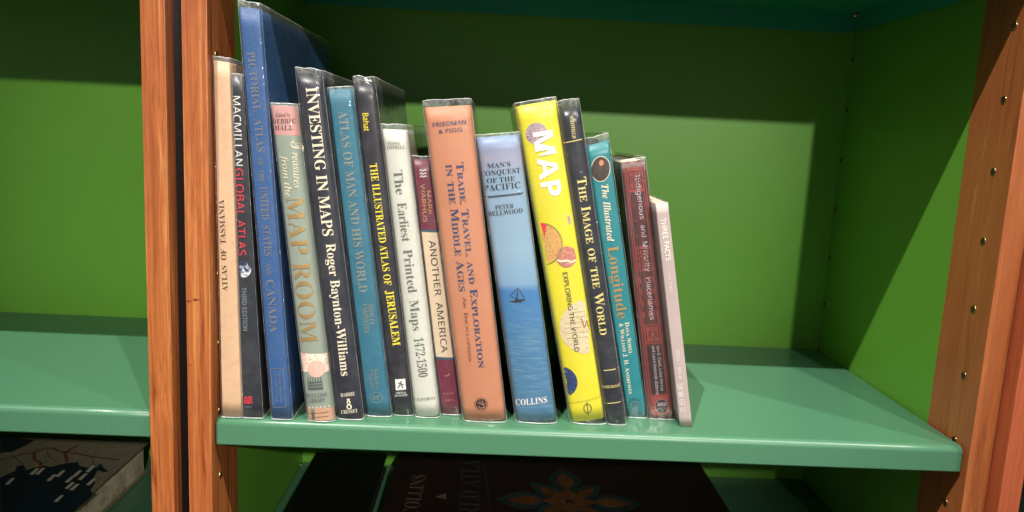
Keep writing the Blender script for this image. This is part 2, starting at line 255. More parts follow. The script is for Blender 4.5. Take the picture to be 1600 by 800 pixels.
                ('text', 'title_lettering', 'bold', 'ink_dullgold', 'UNITED  STATES', (0.0405, 0.21363), (0.04521, 0.15246), 0.00669, 1),
                ('text', 'title_lettering', 'bold', 'ink_dullgold', 'AND', (0.04549, 0.14612), (0.04634, 0.13515), 0.00453, 0),
                ('text', 'title_lettering', 'bold', 'ink_dullgold', 'CANADA', (0.04662, 0.13109), (0.05006, 0.08239), 0.00682, 1),
                ('line', 'publisher_box', 'ink_dullgold', [[(0.05037, 0.04854), (0.06193, 0.04932), (0.06467, 0.0132), (0.05303, 0.01181), (0.05037, 0.04854)]], 0.00064),
                ('text', 'publisher_lettering', 'serif', 'ink_dullgold', 'Interbook', (0.05703, 0.04428), (0.05942, 0.01697), 0.00232, 0),
                ('text', 'publisher_lettering', 'serif', 'ink_dullgold', 'INCORPORATED', (0.05385, 0.04415), (0.05622, 0.01807), 0.00174, 0)],
        'tas': [('text', 'title_lettering', 'serif', 'ink_brown', 'ATLAS  OF  TASMANIA', (0.0124, 0.11896), (0.00968, 0.20089), 0.00483, 0)],
        'thr': [('text', 'title_lettering', 'sansm', 'ink_white', 'THREE FACTS', (0.40071, 0.19993), (0.40916, 0.16084), 0.00463, 0),
                ('text', 'subtitle_lettering', 'it', 'ink_palegrey', '— COVER TURNS', (0.40981, 0.15725), (0.41504, 0.13135), 0.00252, 0),
                ('text', 'title_lettering', 'cjk', 'ink_palegrey', '三份事实', (0.43974, 0.01453), (0.43419, 0.0437), 0.00495, 0),
                ('text', 'author_lettering', 'cjk', 'ink_palegrey', '伊万辰・习拉史', (0.43356, 0.04748), (0.42834, 0.07687), 0.00307, 0)],
        'tra': [('text', 'author_lettering', 'sansm', 'ink_navy', 'FRIEDMAN', (0.1894, 0.27294), (0.21881, 0.27721), 0.0036, 0),
                ('text', 'author_lettering', 'sansm', 'ink_navy', '& FIGG', (0.1947, 0.2674), (0.21538, 0.27056), 0.00338, 0),
                ('text', 'title_lettering', 'bold', 'ink_navy', 'Trade, Travel, and Exploration', (0.21103, 0.24257), (0.23933, 0.05342), 0.0066, 2),
                ('text', 'title_lettering', 'bold', 'ink_navy', 'in the Middle Ages', (0.20165, 0.2404), (0.21843, 0.1252), 0.00717, 2),
                ('text', 'subtitle_lettering', 'sansm', 'ink_rust', 'An  Encyclopedia', (0.22158, 0.11993), (0.22994, 0.05922), 0.00354, 2),
                ('disc', 'publisher_mark', 'ink_black', (0.24337, 0.01819), 0.00519, 0.00519, 1),
                ('line', 'publisher_mark', 'ink_black',
                 [[(0.24957, 0.01844), (0.24948, 0.01699), (0.24908, 0.0156), (0.2484, 0.01434), (0.24746, 0.01327), (0.24632, 0.01245), (0.24502, 0.01192), (0.24365, 0.0117),
                   (0.24226, 0.0118), (0.24093, 0.01223), (0.23972, 0.01296), (0.23869, 0.01394), (0.2379, 0.01514), (0.23738, 0.0165), (0.23717, 0.01793), (0.23726, 0.01938),
                   (0.23766, 0.02077), (0.23835, 0.02202), (0.23929, 0.02309), (0.24043, 0.02391), (0.24172, 0.02444), (0.24309, 0.02466), (0.24448, 0.02455), (0.24581, 0.02413),
                   (0.24702, 0.02341), (0.24804, 0.02242), (0.24884, 0.02122), (0.24935, 0.01987), (0.24957, 0.01844)]],
                 0.00036),
                ('line', 'publisher_mark', 'ink_tanbook',
                 [[(0.23969, 0.01967), (0.24215, 0.01851), (0.24201, 0.02166)], [(0.24442, 0.02176), (0.24521, 0.01738), (0.24754, 0.01936)],
                  [(0.24045, 0.01592), (0.24354, 0.01416), (0.24708, 0.01619)], [(0.24272, 0.01917), (0.24642, 0.01743)]],
                 0.00072)],
        'tre': [('band', 'pink_band', 'pr_pink', 0.9103, 1.0002, -0.1, 1.1), ('text', 'editor_lettering', 'it', 'ink_brown', 'Edited by', (0.05438, 0.27459), (0.06758, 0.2758), 0.00328, 0),
                ('text', 'editor_lettering', 'serif', 'ink_brown', 'DEBBIE', (0.05192, 0.26873), (0.07174, 0.26999), 0.00411, 0),
                ('text', 'editor_lettering', 'serif', 'ink_brown', 'HALL', (0.05413, 0.26336), (0.07011, 0.26442), 0.00412, 0),
                ('text', 'title_lettering', 'script', 'ink_cream', 'T', (0.06768, 0.2544), (0.06911, 0.24507), 0.00887, 0),
                ('text', 'title_lettering', 'it', 'ink_cream', 'reasures', (0.06911, 0.24507), (0.07123, 0.21393), 0.00611, 0),
                ('text', 'title_lettering', 'it', 'ink_cream', 'from the', (0.0597, 0.2424), (0.06373, 0.20569), 0.00555, 0),
                ('text', 'title_lettering', 'serif', 'ink_gold', 'MAP ROOM', (0.06345, 0.20568), (0.07807, 0.07386), 0.01513, 0),
                ('band', 'map_picture', 'pic_rose', 0.1646, 0.226, -0.1, 1.1), ('disc', 'rose_wheel', 'pic_rosewheel', (0.09186, 0.05036), 0.00785, 0.00785, 2),
                ('fill', 'building_picture', 'ink_slate', [[(0.08414, 0.0379), (0.0975, 0.03937), (0.09846, 0.03118), (0.08479, 0.0297)]]),
                ('line', 'building_picture', 'ink_slate',
                 [[(0.08472, 0.03732), (0.08439, 0.04247)], [(0.08705, 0.03742), (0.08671, 0.04257)], [(0.08937, 0.03751), (0.08903, 0.04267)], [(0.0917, 0.03761), (0.09136, 0.04276)],
                  [(0.09402, 0.03771), (0.09368, 0.04286)], [(0.09635, 0.0378), (0.096, 0.04296)]],
                 0.00082),
                ('line', 'building_picture', 'ink_sage', [[(0.08534, 0.03308), (0.09755, 0.03432)], [(0.08503, 0.03581), (0.09723, 0.03705)]], 0.00052),
                ('text', 'publisher_lettering', 'sansm', 'ink_slate', 'BODLEIAN', (0.08368, 0.02262), (0.10174, 0.0249), 0.00386, 0),
                ('text', 'publisher_lettering', 'sansm', 'ink_slate', 'LIBRARY', (0.08547, 0.01779), (0.10064, 0.01976), 0.00387, 0),
                ('band', 'peach_band', 'pr_peach', 0.0018, 0.0471, -0.1, 1.1),
                ('line', 'band_border', 'ink_cream',
                 [[(0.08493, 0.0131), (0.08644, 0.01328)], [(0.08855, 0.01352), (0.09007, 0.01371)], [(0.09217, 0.01395), (0.09369, 0.01413)], [(0.09579, 0.01437), (0.09731, 0.01456)],
                  [(0.09941, 0.01479), (0.10093, 0.01498)], [(0.10303, 0.01522), (0.10455, 0.0154)]],
                 0.00129),
                ('line', 'band_border', 'ink_brown', [[(0.0838, 0.00738), (0.10661, 0.01035)], [(0.08384, 0.00356), (0.10666, 0.00634)]], 0.00041)]},
 'MB': [('line', 'river_line', 'ink_river',
         [[(-0.33278, 0.21415), (-0.32547, 0.22237), (-0.31978, 0.23368), (-0.30957, 0.23774), (-0.30272, 0.24791), (-0.30011, 0.25462), (-0.29313, 0.25364), (-0.28158, 0.24665),
           (-0.27263, 0.24428), (-0.26129, 0.24214), (-0.24799, 0.23861), (-0.23403, 0.23362), (-0.2173, 0.23048), (-0.19705, 0.22767)],
          [(-0.27263, 0.24428), (-0.25978, 0.22516), (-0.25357, 0.21363)], [(-0.30684, 0.23957), (-0.29494, 0.219), (-0.28297, 0.21107), (-0.27443, 0.19717)],
          [(-0.2702, 0.2445), (-0.26983, 0.25581), (-0.26614, 0.26603)]],
         0.0035),
        ('fill', 'sea_area', 'ink_nightblue',
         [[(-0.30501, 0.16942), (-0.29988, 0.18225), (-0.29938, 0.18933), (-0.3048, 0.20035), (-0.29836, 0.20383), (-0.28795, 0.1903), (-0.28273, 0.1979), (-0.2743, 0.20444),
           (-0.26614, 0.20077), (-0.25675, 0.21038), (-0.25121, 0.21384), (-0.24207, 0.21763), (-0.23567, 0.20778), (-0.22149, 0.2017), (-0.21351, 0.20529), (-0.21372, 0.21562),
           (-0.20388, 0.2032), (-0.19455, 0.19535), (-0.19846, 0.19217), (-0.20817, 0.19706), (-0.20331, 0.17779), (-0.19504, 0.16491), (-0.19115, 0.14688), (-0.18277, 0.13488),
           (-0.18288, 0.07452), (-0.24348, 0.07032)]]),
        ('fill', 'sea_area', 'ink_nightblue', [[(-0.3454, 0.23448), (-0.33382, 0.24027), (-0.32905, 0.26011), (-0.32845, 0.27694), (-0.37942, 0.28928)]]),
        ('fill', 'map_label_blocks', 'ink_maplabel',
         [[(-0.27825, 0.17988), (-0.27963, 0.19673), (-0.27585, 0.19647), (-0.27351, 0.17888)], [(-0.27232, 0.18093), (-0.27359, 0.19782), (-0.26981, 0.19757), (-0.26758, 0.17993)],
          [(-0.28983, 0.15332), (-0.29137, 0.16918), (-0.28771, 0.16894), (-0.28522, 0.15238)], [(-0.25067, 0.16576), (-0.25152, 0.1821), (-0.2478, 0.18186), (-0.24602, 0.1648)],
          [(-0.24688, 0.17695), (-0.24768, 0.19371), (-0.24392, 0.19346), (-0.24219, 0.17596)], [(-0.22892, 0.16351), (-0.22938, 0.17978), (-0.22567, 0.17953), (-0.2243, 0.16255)],
          [(-0.22867, 0.17846), (-0.22914, 0.19528), (-0.22536, 0.19503), (-0.22398, 0.17747)], [(-0.22075, 0.14842), (-0.22106, 0.16414), (-0.21741, 0.1639), (-0.21622, 0.14748)],
          [(-0.2138, 0.14511), (-0.21398, 0.16072), (-0.21035, 0.16048), (-0.20929, 0.14418)], [(-0.2158, 0.11769), (-0.216, 0.13233), (-0.21249, 0.1321), (-0.21143, 0.11682)],
          [(-0.20257, 0.15899), (-0.20255, 0.17511), (-0.19886, 0.17487), (-0.198, 0.15804)], [(-0.22005, 0.19177), (-0.22035, 0.20911), (-0.21653, 0.20885), (-0.21529, 0.19076)],
          [(-0.21826, 0.1711), (-0.21853, 0.18766), (-0.21479, 0.18741), (-0.21361, 0.17013)]]),
        ('line', 'map_road', 'ink_river', [[(-0.32664, 0.2284), (-0.30517, 0.20913), (-0.29802, 0.20532)]], 0.0012),
        ('line', 'map_road', 'ink_river', [[(-0.29751, 0.25), (-0.28165, 0.22628), (-0.263, 0.21281)]], 0.0012),
        ('line', 'map_road', 'ink_river', [[(-0.23253, 0.23066), (-0.22132, 0.21346), (-0.21397, 0.21114)]], 0.0012)],
 'Q': {'ame': {'bl': [0.20621, 0.0], 'br': [0.22412, 0.0], 'tl': [0.17048, 0.24348], 'tr': [0.18613, 0.24319], 'y': 0.0325},
       'ear': {'bl': [0.18064, 0.0], 'br': [0.20441, 0.0], 'tl': [0.14278, 0.26919], 'tr': [0.16489, 0.2693], 'y': 0.0242},
       'ima': {'bl': [0.3656, 0.0], 'br': [0.38345, 0.0], 'tl': [0.30159, 0.29414], 'tr': [0.3197, 0.29731], 'y': 0.0232},
       'ind': {'bl': [0.40893, 0.0], 'br': [0.43386, 0.0], 'tl': [0.36373, 0.2491], 'tr': [0.38563, 0.25316], 'y': 0.0417},
       'inv': {'bl': [0.11018, 0.0], 'br': [0.13374, 0.0], 'tl': [0.06953, 0.31265], 'tr': [0.09152, 0.31181], 'y': 0.0109},
       'jer': {'bl': [0.16037, 0.0], 'br': [0.1786, 0.0], 'tl': [0.11725, 0.30794], 'tr': [0.13549, 0.30845], 'y': 0.0259},
       'lon': {'bl': [0.38826, 0.0], 'br': [0.40713, 0.0], 'tl': [0.32949, 0.26277], 'tr': [0.35061, 0.26912], 'y': 0.0434},
       'mac': {'bl': [0.02575, 0.0], 'br': [0.04267, 0.0], 'tl': [0.01721, 0.30785], 'tr': [0.02568, 0.30733], 'y': 0.004},
       'man': {'bl': [0.13554, 0.0], 'br': [0.15855, 0.0], 'tl': [0.09473, 0.30145], 'tr': [0.11603, 0.30379], 'y': 0.021},
       'map': {'bl': [0.33056, 0.0], 'br': [0.36375, 0.0], 'tl': [0.26239, 0.29493], 'tr': [0.29798, 0.30245], 'y': 0.0237},
       'pac': {'bl': [0.27768, 0.0], 'br': [0.31609, 0.0], 'tl': [0.22805, 0.26553], 'tr': [0.26627, 0.27034], 'y': 0.021},
       'pic': {'bl': [0.05144, 0.0], 'br': [0.06954, 0.0], 'tl': [0.02297, 0.36515], 'tr': [0.04112, 0.36409], 'y': 0.0035},
       'tas': {'bl': [0.00599, 0.0], 'br': [0.02395, 0.0], 'tl': [0.0012, 0.32005], 'tr': [0.01511, 0.31881], 'y': 0.004},
       'thr': {'bl': [0.43566, 0.0], 'br': [0.44773, 0.0], 'tl': [0.39494, 0.21373], 'tr': [0.40662, 0.21549], 'y': 0.0251},
       'tra': {'bl': [0.2272, 0.0], 'br': [0.26778, 0.0], 'tl': [0.18045, 0.28955], 'tr': [0.2218, 0.29391], 'y': 0.0183},
       'tre': {'bl': [0.08345, 0.0], 'br': [0.10838, 0.0], 'tl': [0.04908, 0.28515], 'tr': [0.07128, 0.28533], 'y': 0.0042}},
 'emb': (0.3548, 0.1959, 0.0901, 0.0961),
 'order': ['tas', 'mac', 'pic', 'tre', 'inv', 'man', 'jer', 'ear', 'ame', 'tra', 'pac', 'map', 'ima', 'lon', 'ind', 'thr']}

# ------------------------------------------------------------ materials
def s2l(c):
    return c / 12.92 if c <= 0.04045 else ((c + 0.055) / 1.055) ** 2.4
def rgb(*c):
    return tuple(s2l(x / 255.0) for x in c) + (1.0,)
MATS = {}
class NT:
    def __init__(self, name):
        self.m = bpy.data.materials.new(name); self.m.use_nodes = True
        self.t = self.m.node_tree; self.b = self.t.nodes['Principled BSDF']; self.out = self.t.nodes['Material Output']
        MATS[name] = self.m
    def n(self, kind, **kw):
        nd = self.t.nodes.new(kind)
        for k, v in kw.items():
            if k in ('i',):
                for kk, vv in v.items(): nd.inputs[kk].default_value = vv
            else: setattr(nd, k, v)
        return nd
    def l(self, a, b): self.t.links.new(a, b)
    def coords(self, scale=(1, 1, 1), kind='Object', rand=True):
        tc = self.n('ShaderNodeTexCoord'); mp = self.n('ShaderNodeMapping', i={'Scale': scale})
        src = tc.outputs[kind]
        if rand:
            oi = self.n('ShaderNodeObjectInfo'); mu = self.n('ShaderNodeVectorMath', operation='SCALE')
            cb = self.n('ShaderNodeCombineXYZ'); self.l(oi.outputs['Random'], cb.inputs[0]); self.l(oi.outputs['Random'], cb.inputs[1])
            self.l(cb.outputs[0], mu.inputs[0]); mu.inputs['Scale'].default_value = 3.7
            ad = self.n('ShaderNodeVectorMath', operation='ADD'); self.l(src, ad.inputs[0]); self.l(mu.outputs[0], ad.inputs[1]); src = ad.outputs[0]
        self.l(src, mp.inputs[0]); return mp.outputs[0]
    def noise(self, co, scale, detail=4, rough=.55, dist=0):
        nd = self.n('ShaderNodeTexNoise', i={'Scale': scale, 'Detail': detail, 'Roughness': rough, 'Distortion': dist}); self.l(co, nd.inputs['Vector']); return nd.outputs['Fac']
    def ramp(self, f, stops):
        r = self.n('ShaderNodeValToRGB'); e = r.color_ramp.elements
        while len(e) < len(stops): e.new(.5)
        for i, (p, c) in enumerate(stops): e[i].position = p; e[i].color = c
        self.l(f, r.inputs[0]); return r.outputs[0]
    def mix(self, f, a, b, mode='MIX'):
        m = self.n('ShaderNodeMix', data_type='RGBA', blend_type=mode)
        for v, s in ((f, m.inputs[0]), (a, m.inputs[6]), (b, m.inputs[7])):
            if hasattr(v, 'is_output'): self.l(v, s)
            else: s.default_value = v
        return m.outputs[2]
    def bump(self, h, strength, dist=.001):
        b = self.n('ShaderNodeBump', i={'Strength': strength, 'Distance': dist}); self.l(h, b.inputs['Height']); self.l(b.outputs[0], self.b.inputs['Normal'])
    def set(self, **kw):
        for k, v in kw.items():
            k = k.replace('_', ' ')
            if hasattr(v, 'is_output'): self.l(v, self.b.inputs[k])
            else: self.b.inputs[k].default_value = v
def g(v): return (v, v, v, 1)

def paint(name, c, rough=.4, var=.1, bumpscale=900, bstr=.12, coat=0):
    t = NT(name); co = t.coords()
    n1 = t.noise(co, 9, 5); n2 = t.noise(co, 60, 4)
    c2 = tuple(x * (1 - var * 1.6) for x in c[:3]) + (1,)
    t.set(Base_Color=t.mix(t.ramp(n1, [(.3, g(0)), (.7, g(1))]), c, c2))
    t.set(Roughness=t.ramp(n2, [(.3, g(rough - .015)), (.75, g(rough + .02))]), Coat_Weight=coat)
    t.bump(t.noise(co, bumpscale, 2), bstr, .0002); return t
t = paint('shelf_green', rgb(72, 120, 91), .33, .02, 700, .10)
# rub marks and dust on the shelf paint
_bc = t.b.inputs['Base Color'].links[0].from_socket
_co = t.coords((.35, 1, 1)); _sc = t.noise(_co, 120, 3, .5, 2.5); _pt = t.noise(t.coords(), 900, 1)
_m1 = t.ramp(_sc, [(.76, g(0)), (.80, g(.25))]); _m2 = t.ramp(_pt, [(.76, g(0)), (.8, g(.35))])
t.set(Base_Color=t.mix(_m2, t.mix(_m1, _bc, rgb(150, 180, 160)), rgb(200, 214, 200)))
paint('shelf_teal', rgb(36, 152, 122), .4, .05, 700, .2)
paint('laminate_green', rgb(98, 158, 52), .40, .04, 1200, .1)
paint('dark_wall', rgb(28, 24, 22), .8)
paint('dark_carpet', rgb(70, 66, 62), .95)
t = NT('brass'); t.set(Base_Color=rgb(188, 154, 98), Metallic=1.0, Roughness=.36)
t = NT('socket_shade'); t.set(Base_Color=rgb(40, 30, 20), Roughness=.6)

def wood(name, base, dark, light, red, k=1.0):
    t = NT(name); co = t.coords((1, 1, .045))
    warp = t.noise(t.coords((1, 1, .35)), 9, 3)
    wv = t.n('ShaderNodeVectorMath', operation='SCALE'); t.l(warp, wv.inputs[0]); wv.inputs['Scale'].default_value = .012
    ad = t.n('ShaderNodeVectorMath', operation='ADD'); t.l(co, ad.inputs[0]); t.l(wv.outputs[0], ad.inputs[1]); co2 = ad.outputs[0]
    rings = t.n('ShaderNodeTexWave', wave_type='BANDS', bands_direction='DIAGONAL', wave_profile='SAW',
                i={'Scale': 95, 'Distortion': 7.5, 'Detail': 3, 'Detail Scale': 1.4}); t.l(co2, rings.inputs['Vector'])
    fine = t.noise(co2, 900, 4, .65); mid = t.noise(co2, 130, 5, .6, .6); blot = t.noise(t.coords((1, 1, .3)), 14, 3)
    pores = t.noise(t.coords((1, 1, .02)), 2400, 2)
    streak = t.noise(t.coords((1, 1, .012)), 420, 3, .6)
    c = t.ramp(mid, [(.30, dark), (.45, base), (.58, base), (.72, light)])
    c = t.mix(t.ramp(blot, [(.38, g(0)), (.66, g(.8))]), c, red)
    c = t.mix(t.ramp(rings.outputs['Fac'], [(.0, g(0)), (.80, g(.42 * k)), (1, g(0))]), c, dark)
    c = t.mix(t.ramp(streak, [(.36, g(.5 * k)), (.5, g(0))]), c, dark)
    c = t.mix(t.ramp(streak, [(.54, g(0)), (.7, g(.5 * k))]), c, light)
    c = t.mix(t.ramp(fine, [(.3, g(.35)), (.6, g(0))]), c, dark)
    c = t.mix(t.ramp(pores, [(.33, g(.5)), (.42, g(0))]), c, dark)
    # a few knots, set in world millimetres down the board
    t.set(Base_Color=c, Roughness=t.ramp(mid, [(.3, g(.36)), (.7, g(.5))]), Coat_Weight=.25, Coat_Roughness=.25)
    t.bump(fine, .22, .0003); return t
wood('wood_front', rgb(184, 108, 54), rgb(112, 54, 24), rgb(226, 164, 98), rgb(160, 80, 42), .7)
wood('wood_plain', rgb(176, 104, 56), rgb(128, 68, 34), rgb(196, 128, 76), rgb(164, 88, 50), .35)
wood('wood_red', rgb(188, 100, 62), rgb(140, 66, 38), rgb(206, 124, 82), rgb(178, 88, 56), .5)
t = NT('knot'); co = t.coords((1, 1, 1)); t.set(Base_Color=t.ramp(t.noise(co, 500, 4), [(.3, rgb(78, 26, 10)), (.7, rgb(150, 68, 26))]), Roughness=.5)

# prints on spines: plain inks
INK = dict(ink_brown=(70, 48, 34), ink_white=(240, 238, 232), ink_red=(232, 46, 66), ink_steel=(128, 148, 160),
    ink_dullgold=(112, 116, 128), ink_cream=(238, 228, 196), ink_slate=(84, 92, 92), ink_sage=(150, 164, 152), ink_ivory=(244, 234, 206),
    ink_yellow=(250, 226, 50), ink_yellow2=(232, 214, 130), ink_greyolive=(104, 106, 94), ink_tan=(196, 150, 92), ink_black=(26, 28, 34),
    ink_navy=(44, 56, 100), ink_rust=(140, 74, 56), ink_tanbook=(208, 132, 88), ink_dark=(52, 54, 44), ink_olive=(150, 146, 30),
    ink_coat=(74, 34, 26), ink_skin=(206, 138, 96), ink_deepteal=(6, 74, 82), ink_brick=(150, 52, 44), ink_maroonblack=(44, 20, 22),
    ink_silver=(186, 172, 180), ink_silverdim=(150, 128, 132), ink_palegrey=(222, 214, 212), ink_goldpale=(88, 82, 66), ink_dimteal=(44, 52, 52),
    ink_river=(112, 68, 40), ink_nightblue=(22, 36, 46), ink_maplabel=(196, 190, 168))
for k, v in INK.items():
    t = NT(k); t.set(Base_Color=tuple(x * .86 for x in rgb(*v)[:3]) + (1,), Roughness=.5)
for k, v, m_ in (('ink_gold', (196, 160, 96), .55), ('ink_bronze', (142, 156, 148), .4)):
    t = NT(k); t.set(Base_Color=rgb(*v), Roughness=.36, Metallic=m_)

# prints on spines: grounds
def ground(name, c, rough=.38, var=.05, cloth=False, aging=None):
    t = NT(name); co = t.coords(rand=True)
    c = tuple(x * .80 for x in c[:3]) + (1,)
    n1 = t.noise(co, 22, 5); n2 = t.noise(co, 160, 4)
    c2 = tuple(x * (1 - 2 * var) for x in c[:3]) + (1,)
    cc = t.mix(t.ramp(n1, [(.3, g(0)), (.7, g(1))]), c, c2)
    if aging: cc = t.mix(t.ramp(n2, [(.5, g(0)), (.78, g(.35))]), cc, aging)
    if cloth:
        fx = t.noise(t.coords((1, 1, .12)), 1500, 2); fz = t.noise(t.coords((.12, .12, 1)), 1500, 2)
        sm = t.n('ShaderNodeMath', operation='ADD'); t.l(fx, sm.inputs[0]); t.l(fz, sm.inputs[1])
        cc = t.mix(t.ramp(fx, [(.35, g(.5)), (.6, g(0))]), cc, tuple(x * .6 for x in c[:3]) + (1,)); t.bump(sm.outputs[0], .5, .0004)
    else: t.bump(n2, .10, .0006)
    if cloth: rough += .0
    t.set(Base_Color=cc, Roughness=rough); return t
ground('cv_tas', rgb(240, 198, 158), .5, .05, aging=rgb(186, 130, 88))
ground('cv_mac', rgb(42, 46, 56), .35)
ground('cv_pic', rgb(44, 98, 164), .45, .05, True)
ground('cv_tre', rgb(156, 170, 156), .45)
ground('pr_pink', rgb(226, 164, 160), .45)
ground('pr_peach', rgb(214, 168, 138), .45)
ground('cv_inv', rgb(36, 38, 54), .35); ground('pr_inv', rgb(36, 38, 54), .35)
ground('cv_man', rgb(36, 122, 150), .6, .08, True)
ground('cv_jer', rgb(34, 34, 46), .35); ground('pr_jer', rgb(34, 34, 46), .4)
ground('cv_ear', rgb(222, 224, 214), .5, .04, aging=rgb(190, 186, 150))
ground('cv_ame', rgb(122, 36, 66), .4); ground('pr_cream', rgb(240, 216, 184), .45); ground('pr_tealrule', rgb(50, 96, 112), .4)
ground('cv_tra', rgb(208, 138, 102), .5, .04)
ground('cv_map', rgb(238, 226, 44), .42, .03)
ground('cv_ima', rgb(38, 42, 54), .3, .08)
ground('cv_lon', rgb(16, 136, 146), .38)
t = ground('cv_ind', rgb(112, 48, 44), .35, .2, aging=rgb(44, 20, 24))
ground('cv_thr', rgb(188, 170, 167), .45, .05)
ground('cv_black', rgb(12, 12, 14), .4); ground('cv_maroon', rgb(40, 20, 25), .35, .12)
t = NT('cv_pac')   # pale sky above a blue sea, printed on the jacket
uv = t.n('ShaderNodeUVMap'); sp = t.n('ShaderNodeSeparateXYZ'); t.l(uv.outputs[0], sp.inputs[0])
base = t.ramp(sp.outputs[1], [(0, rgb(72, 126, 164)), (.3, rgb(68, 132, 182)), (.475, rgb(62, 132, 196)), (.50, rgb(134, 176, 212)), (.62, rgb(152, 188, 214)), (.86, rgb(146, 178, 208)), (.93, rgb(168, 170, 196)), (1, rgb(122, 156, 200))])
wv = t.noise(t.coords((1, 1, 9), rand=False), 55, 5, .7)
msk = t.ramp(sp.outputs[1], [(.3, g(1)), (.49, g(0))])
lt = t.ramp(wv, [(.46, g(0)), (.66, g(1))])
mm = t.n('ShaderNodeMath', operation='MULTIPLY'); t.l(msk, mm.inputs[0]); t.l(lt, mm.inputs[1])
mm2 = t.n('ShaderNodeMath', operation='MULTIPLY'); t.l(mm.outputs[0], mm2.inputs[0]); mm2.inputs[1].default_value = .55
c = t.mix(1.0, t.mix(mm2.outputs[0], base, rgb(128, 172, 190)), g(.72), 'MULTIPLY'); t.set(Base_Color=c, Roughness=.42)

def picture(name, stops, scale, det=6, kind='noise', dist=1.5):
    t = NT(name); co = t.coords((1, .2, 1))
    if kind == 'vor':
        v = t.n('ShaderNodeTexVoronoi', feature='DISTANCE_TO_EDGE', i={'Scale': scale}); t.l(co, v.inputs['Vector'])
        n2 = t.noise(co, scale * .8, det, .7, dist); v2 = t.n('ShaderNodeMath', operation='MULTIPLY'); t.l(v.outputs['Distance'], v2.inputs[0]); v2.inputs[1].default_value = 2.2
        s = t.n('ShaderNodeMath', operation='ADD'); t.l(v2.outputs[0], s.inputs[0]); t.l(n2, s.inputs[1]); f = s.outputs[0]
        s2 = t.n('ShaderNodeMath', operation='SUBTRACT'); t.l(f, s2.inputs[0]); s2.inputs[1].default_value = .2; f = s2.outputs[0]
    else: f = t.noise(co, scale, det, .75, dist)
    t.set(Base_Color=t.ramp(f, stops), Roughness=.45)
picture('pic_purple', [(.40, rgb(60, 44, 96)), (.47, rgb(196, 176, 176)), (.53, rgb(104, 66, 116)), (.60, rgb(226, 208, 190))], 330)
picture('pic_orient', [(.34, rgb(90, 110, 90)), (.43, rgb(216, 196, 104)), (.48, rgb(196, 70, 44)), (.52, rgb(224, 206, 120)), (.56, rgb(186, 92, 48)), (.62, rgb(96, 104, 84))], 230, 6, 'noise', 3.5)
picture('pic_redbrown', [(.40, rgb(216, 170, 140)), (.48, rgb(168, 84, 80)), (.55, rgb(200, 128, 100)), (.62, rgb(120, 84, 90))], 300)
picture('pic_cream', [(.36, rgb(214, 150, 132)), (.43, rgb(206, 184, 140)), (.5, rgb(216, 204, 172)), (.57, rgb(196, 176, 134)), (.66, rgb(150, 158, 136))], 240)
picture('pic_navychart', [(.3, rgb(30, 44, 90)), (.6, rgb(44, 62, 110)), (.68, rgb(120, 150, 180))], 150)
picture('pic_rose', [(.4, rgb(236, 222, 204)), (.53, rgb(232, 214, 198)), (.58, rgb(206, 60, 60)), (.64, rgb(236, 218, 204))], 240)
picture('pic_rosewheel', [(.4, rgb(230, 196, 180)), (.6, rgb(214, 160, 146)), (.7, rgb(240, 226, 206))], 500)
picture('pic_portrait', [(.3, rgb(30, 22, 20)), (.6, rgb(64, 42, 34)), (.75, rgb(100, 62, 46))], 160)
picture('pic_globe', [(.4, rgb(20, 30, 60)), (.52, rgb(60, 80, 120)), (.6, rgb(220, 226, 230))], 150)
picture('pic_mapland', [(.36, rgb(84, 74, 58)), (.47, rgb(138, 134, 116)), (.52, rgb(104, 92, 70)), (.58, rgb(150, 138, 112)), (.7, rgb(96, 86, 68))], 90, 7, 'noise', 2.5)
picture('ink_petalteal', [(.35, rgb(20, 32, 36)), (.6, rgb(34, 48, 48))], 60)
picture('ink_petalorange', [(.35, rgb(62, 36, 18)), (.6, rgb(88, 56, 28))], 60)

t = NT('paper')   # page edges: thin sheets seen end on
co = t.coords((1, .02, .02)); f = t.noise(co, 2600, 2)
t.set(Base_Color=t.ramp(f, [(.35, rgb(176, 158, 126)), (.6, rgb(226, 212, 184))]), Roughness=.8); t.bump(f, .5, .0004)

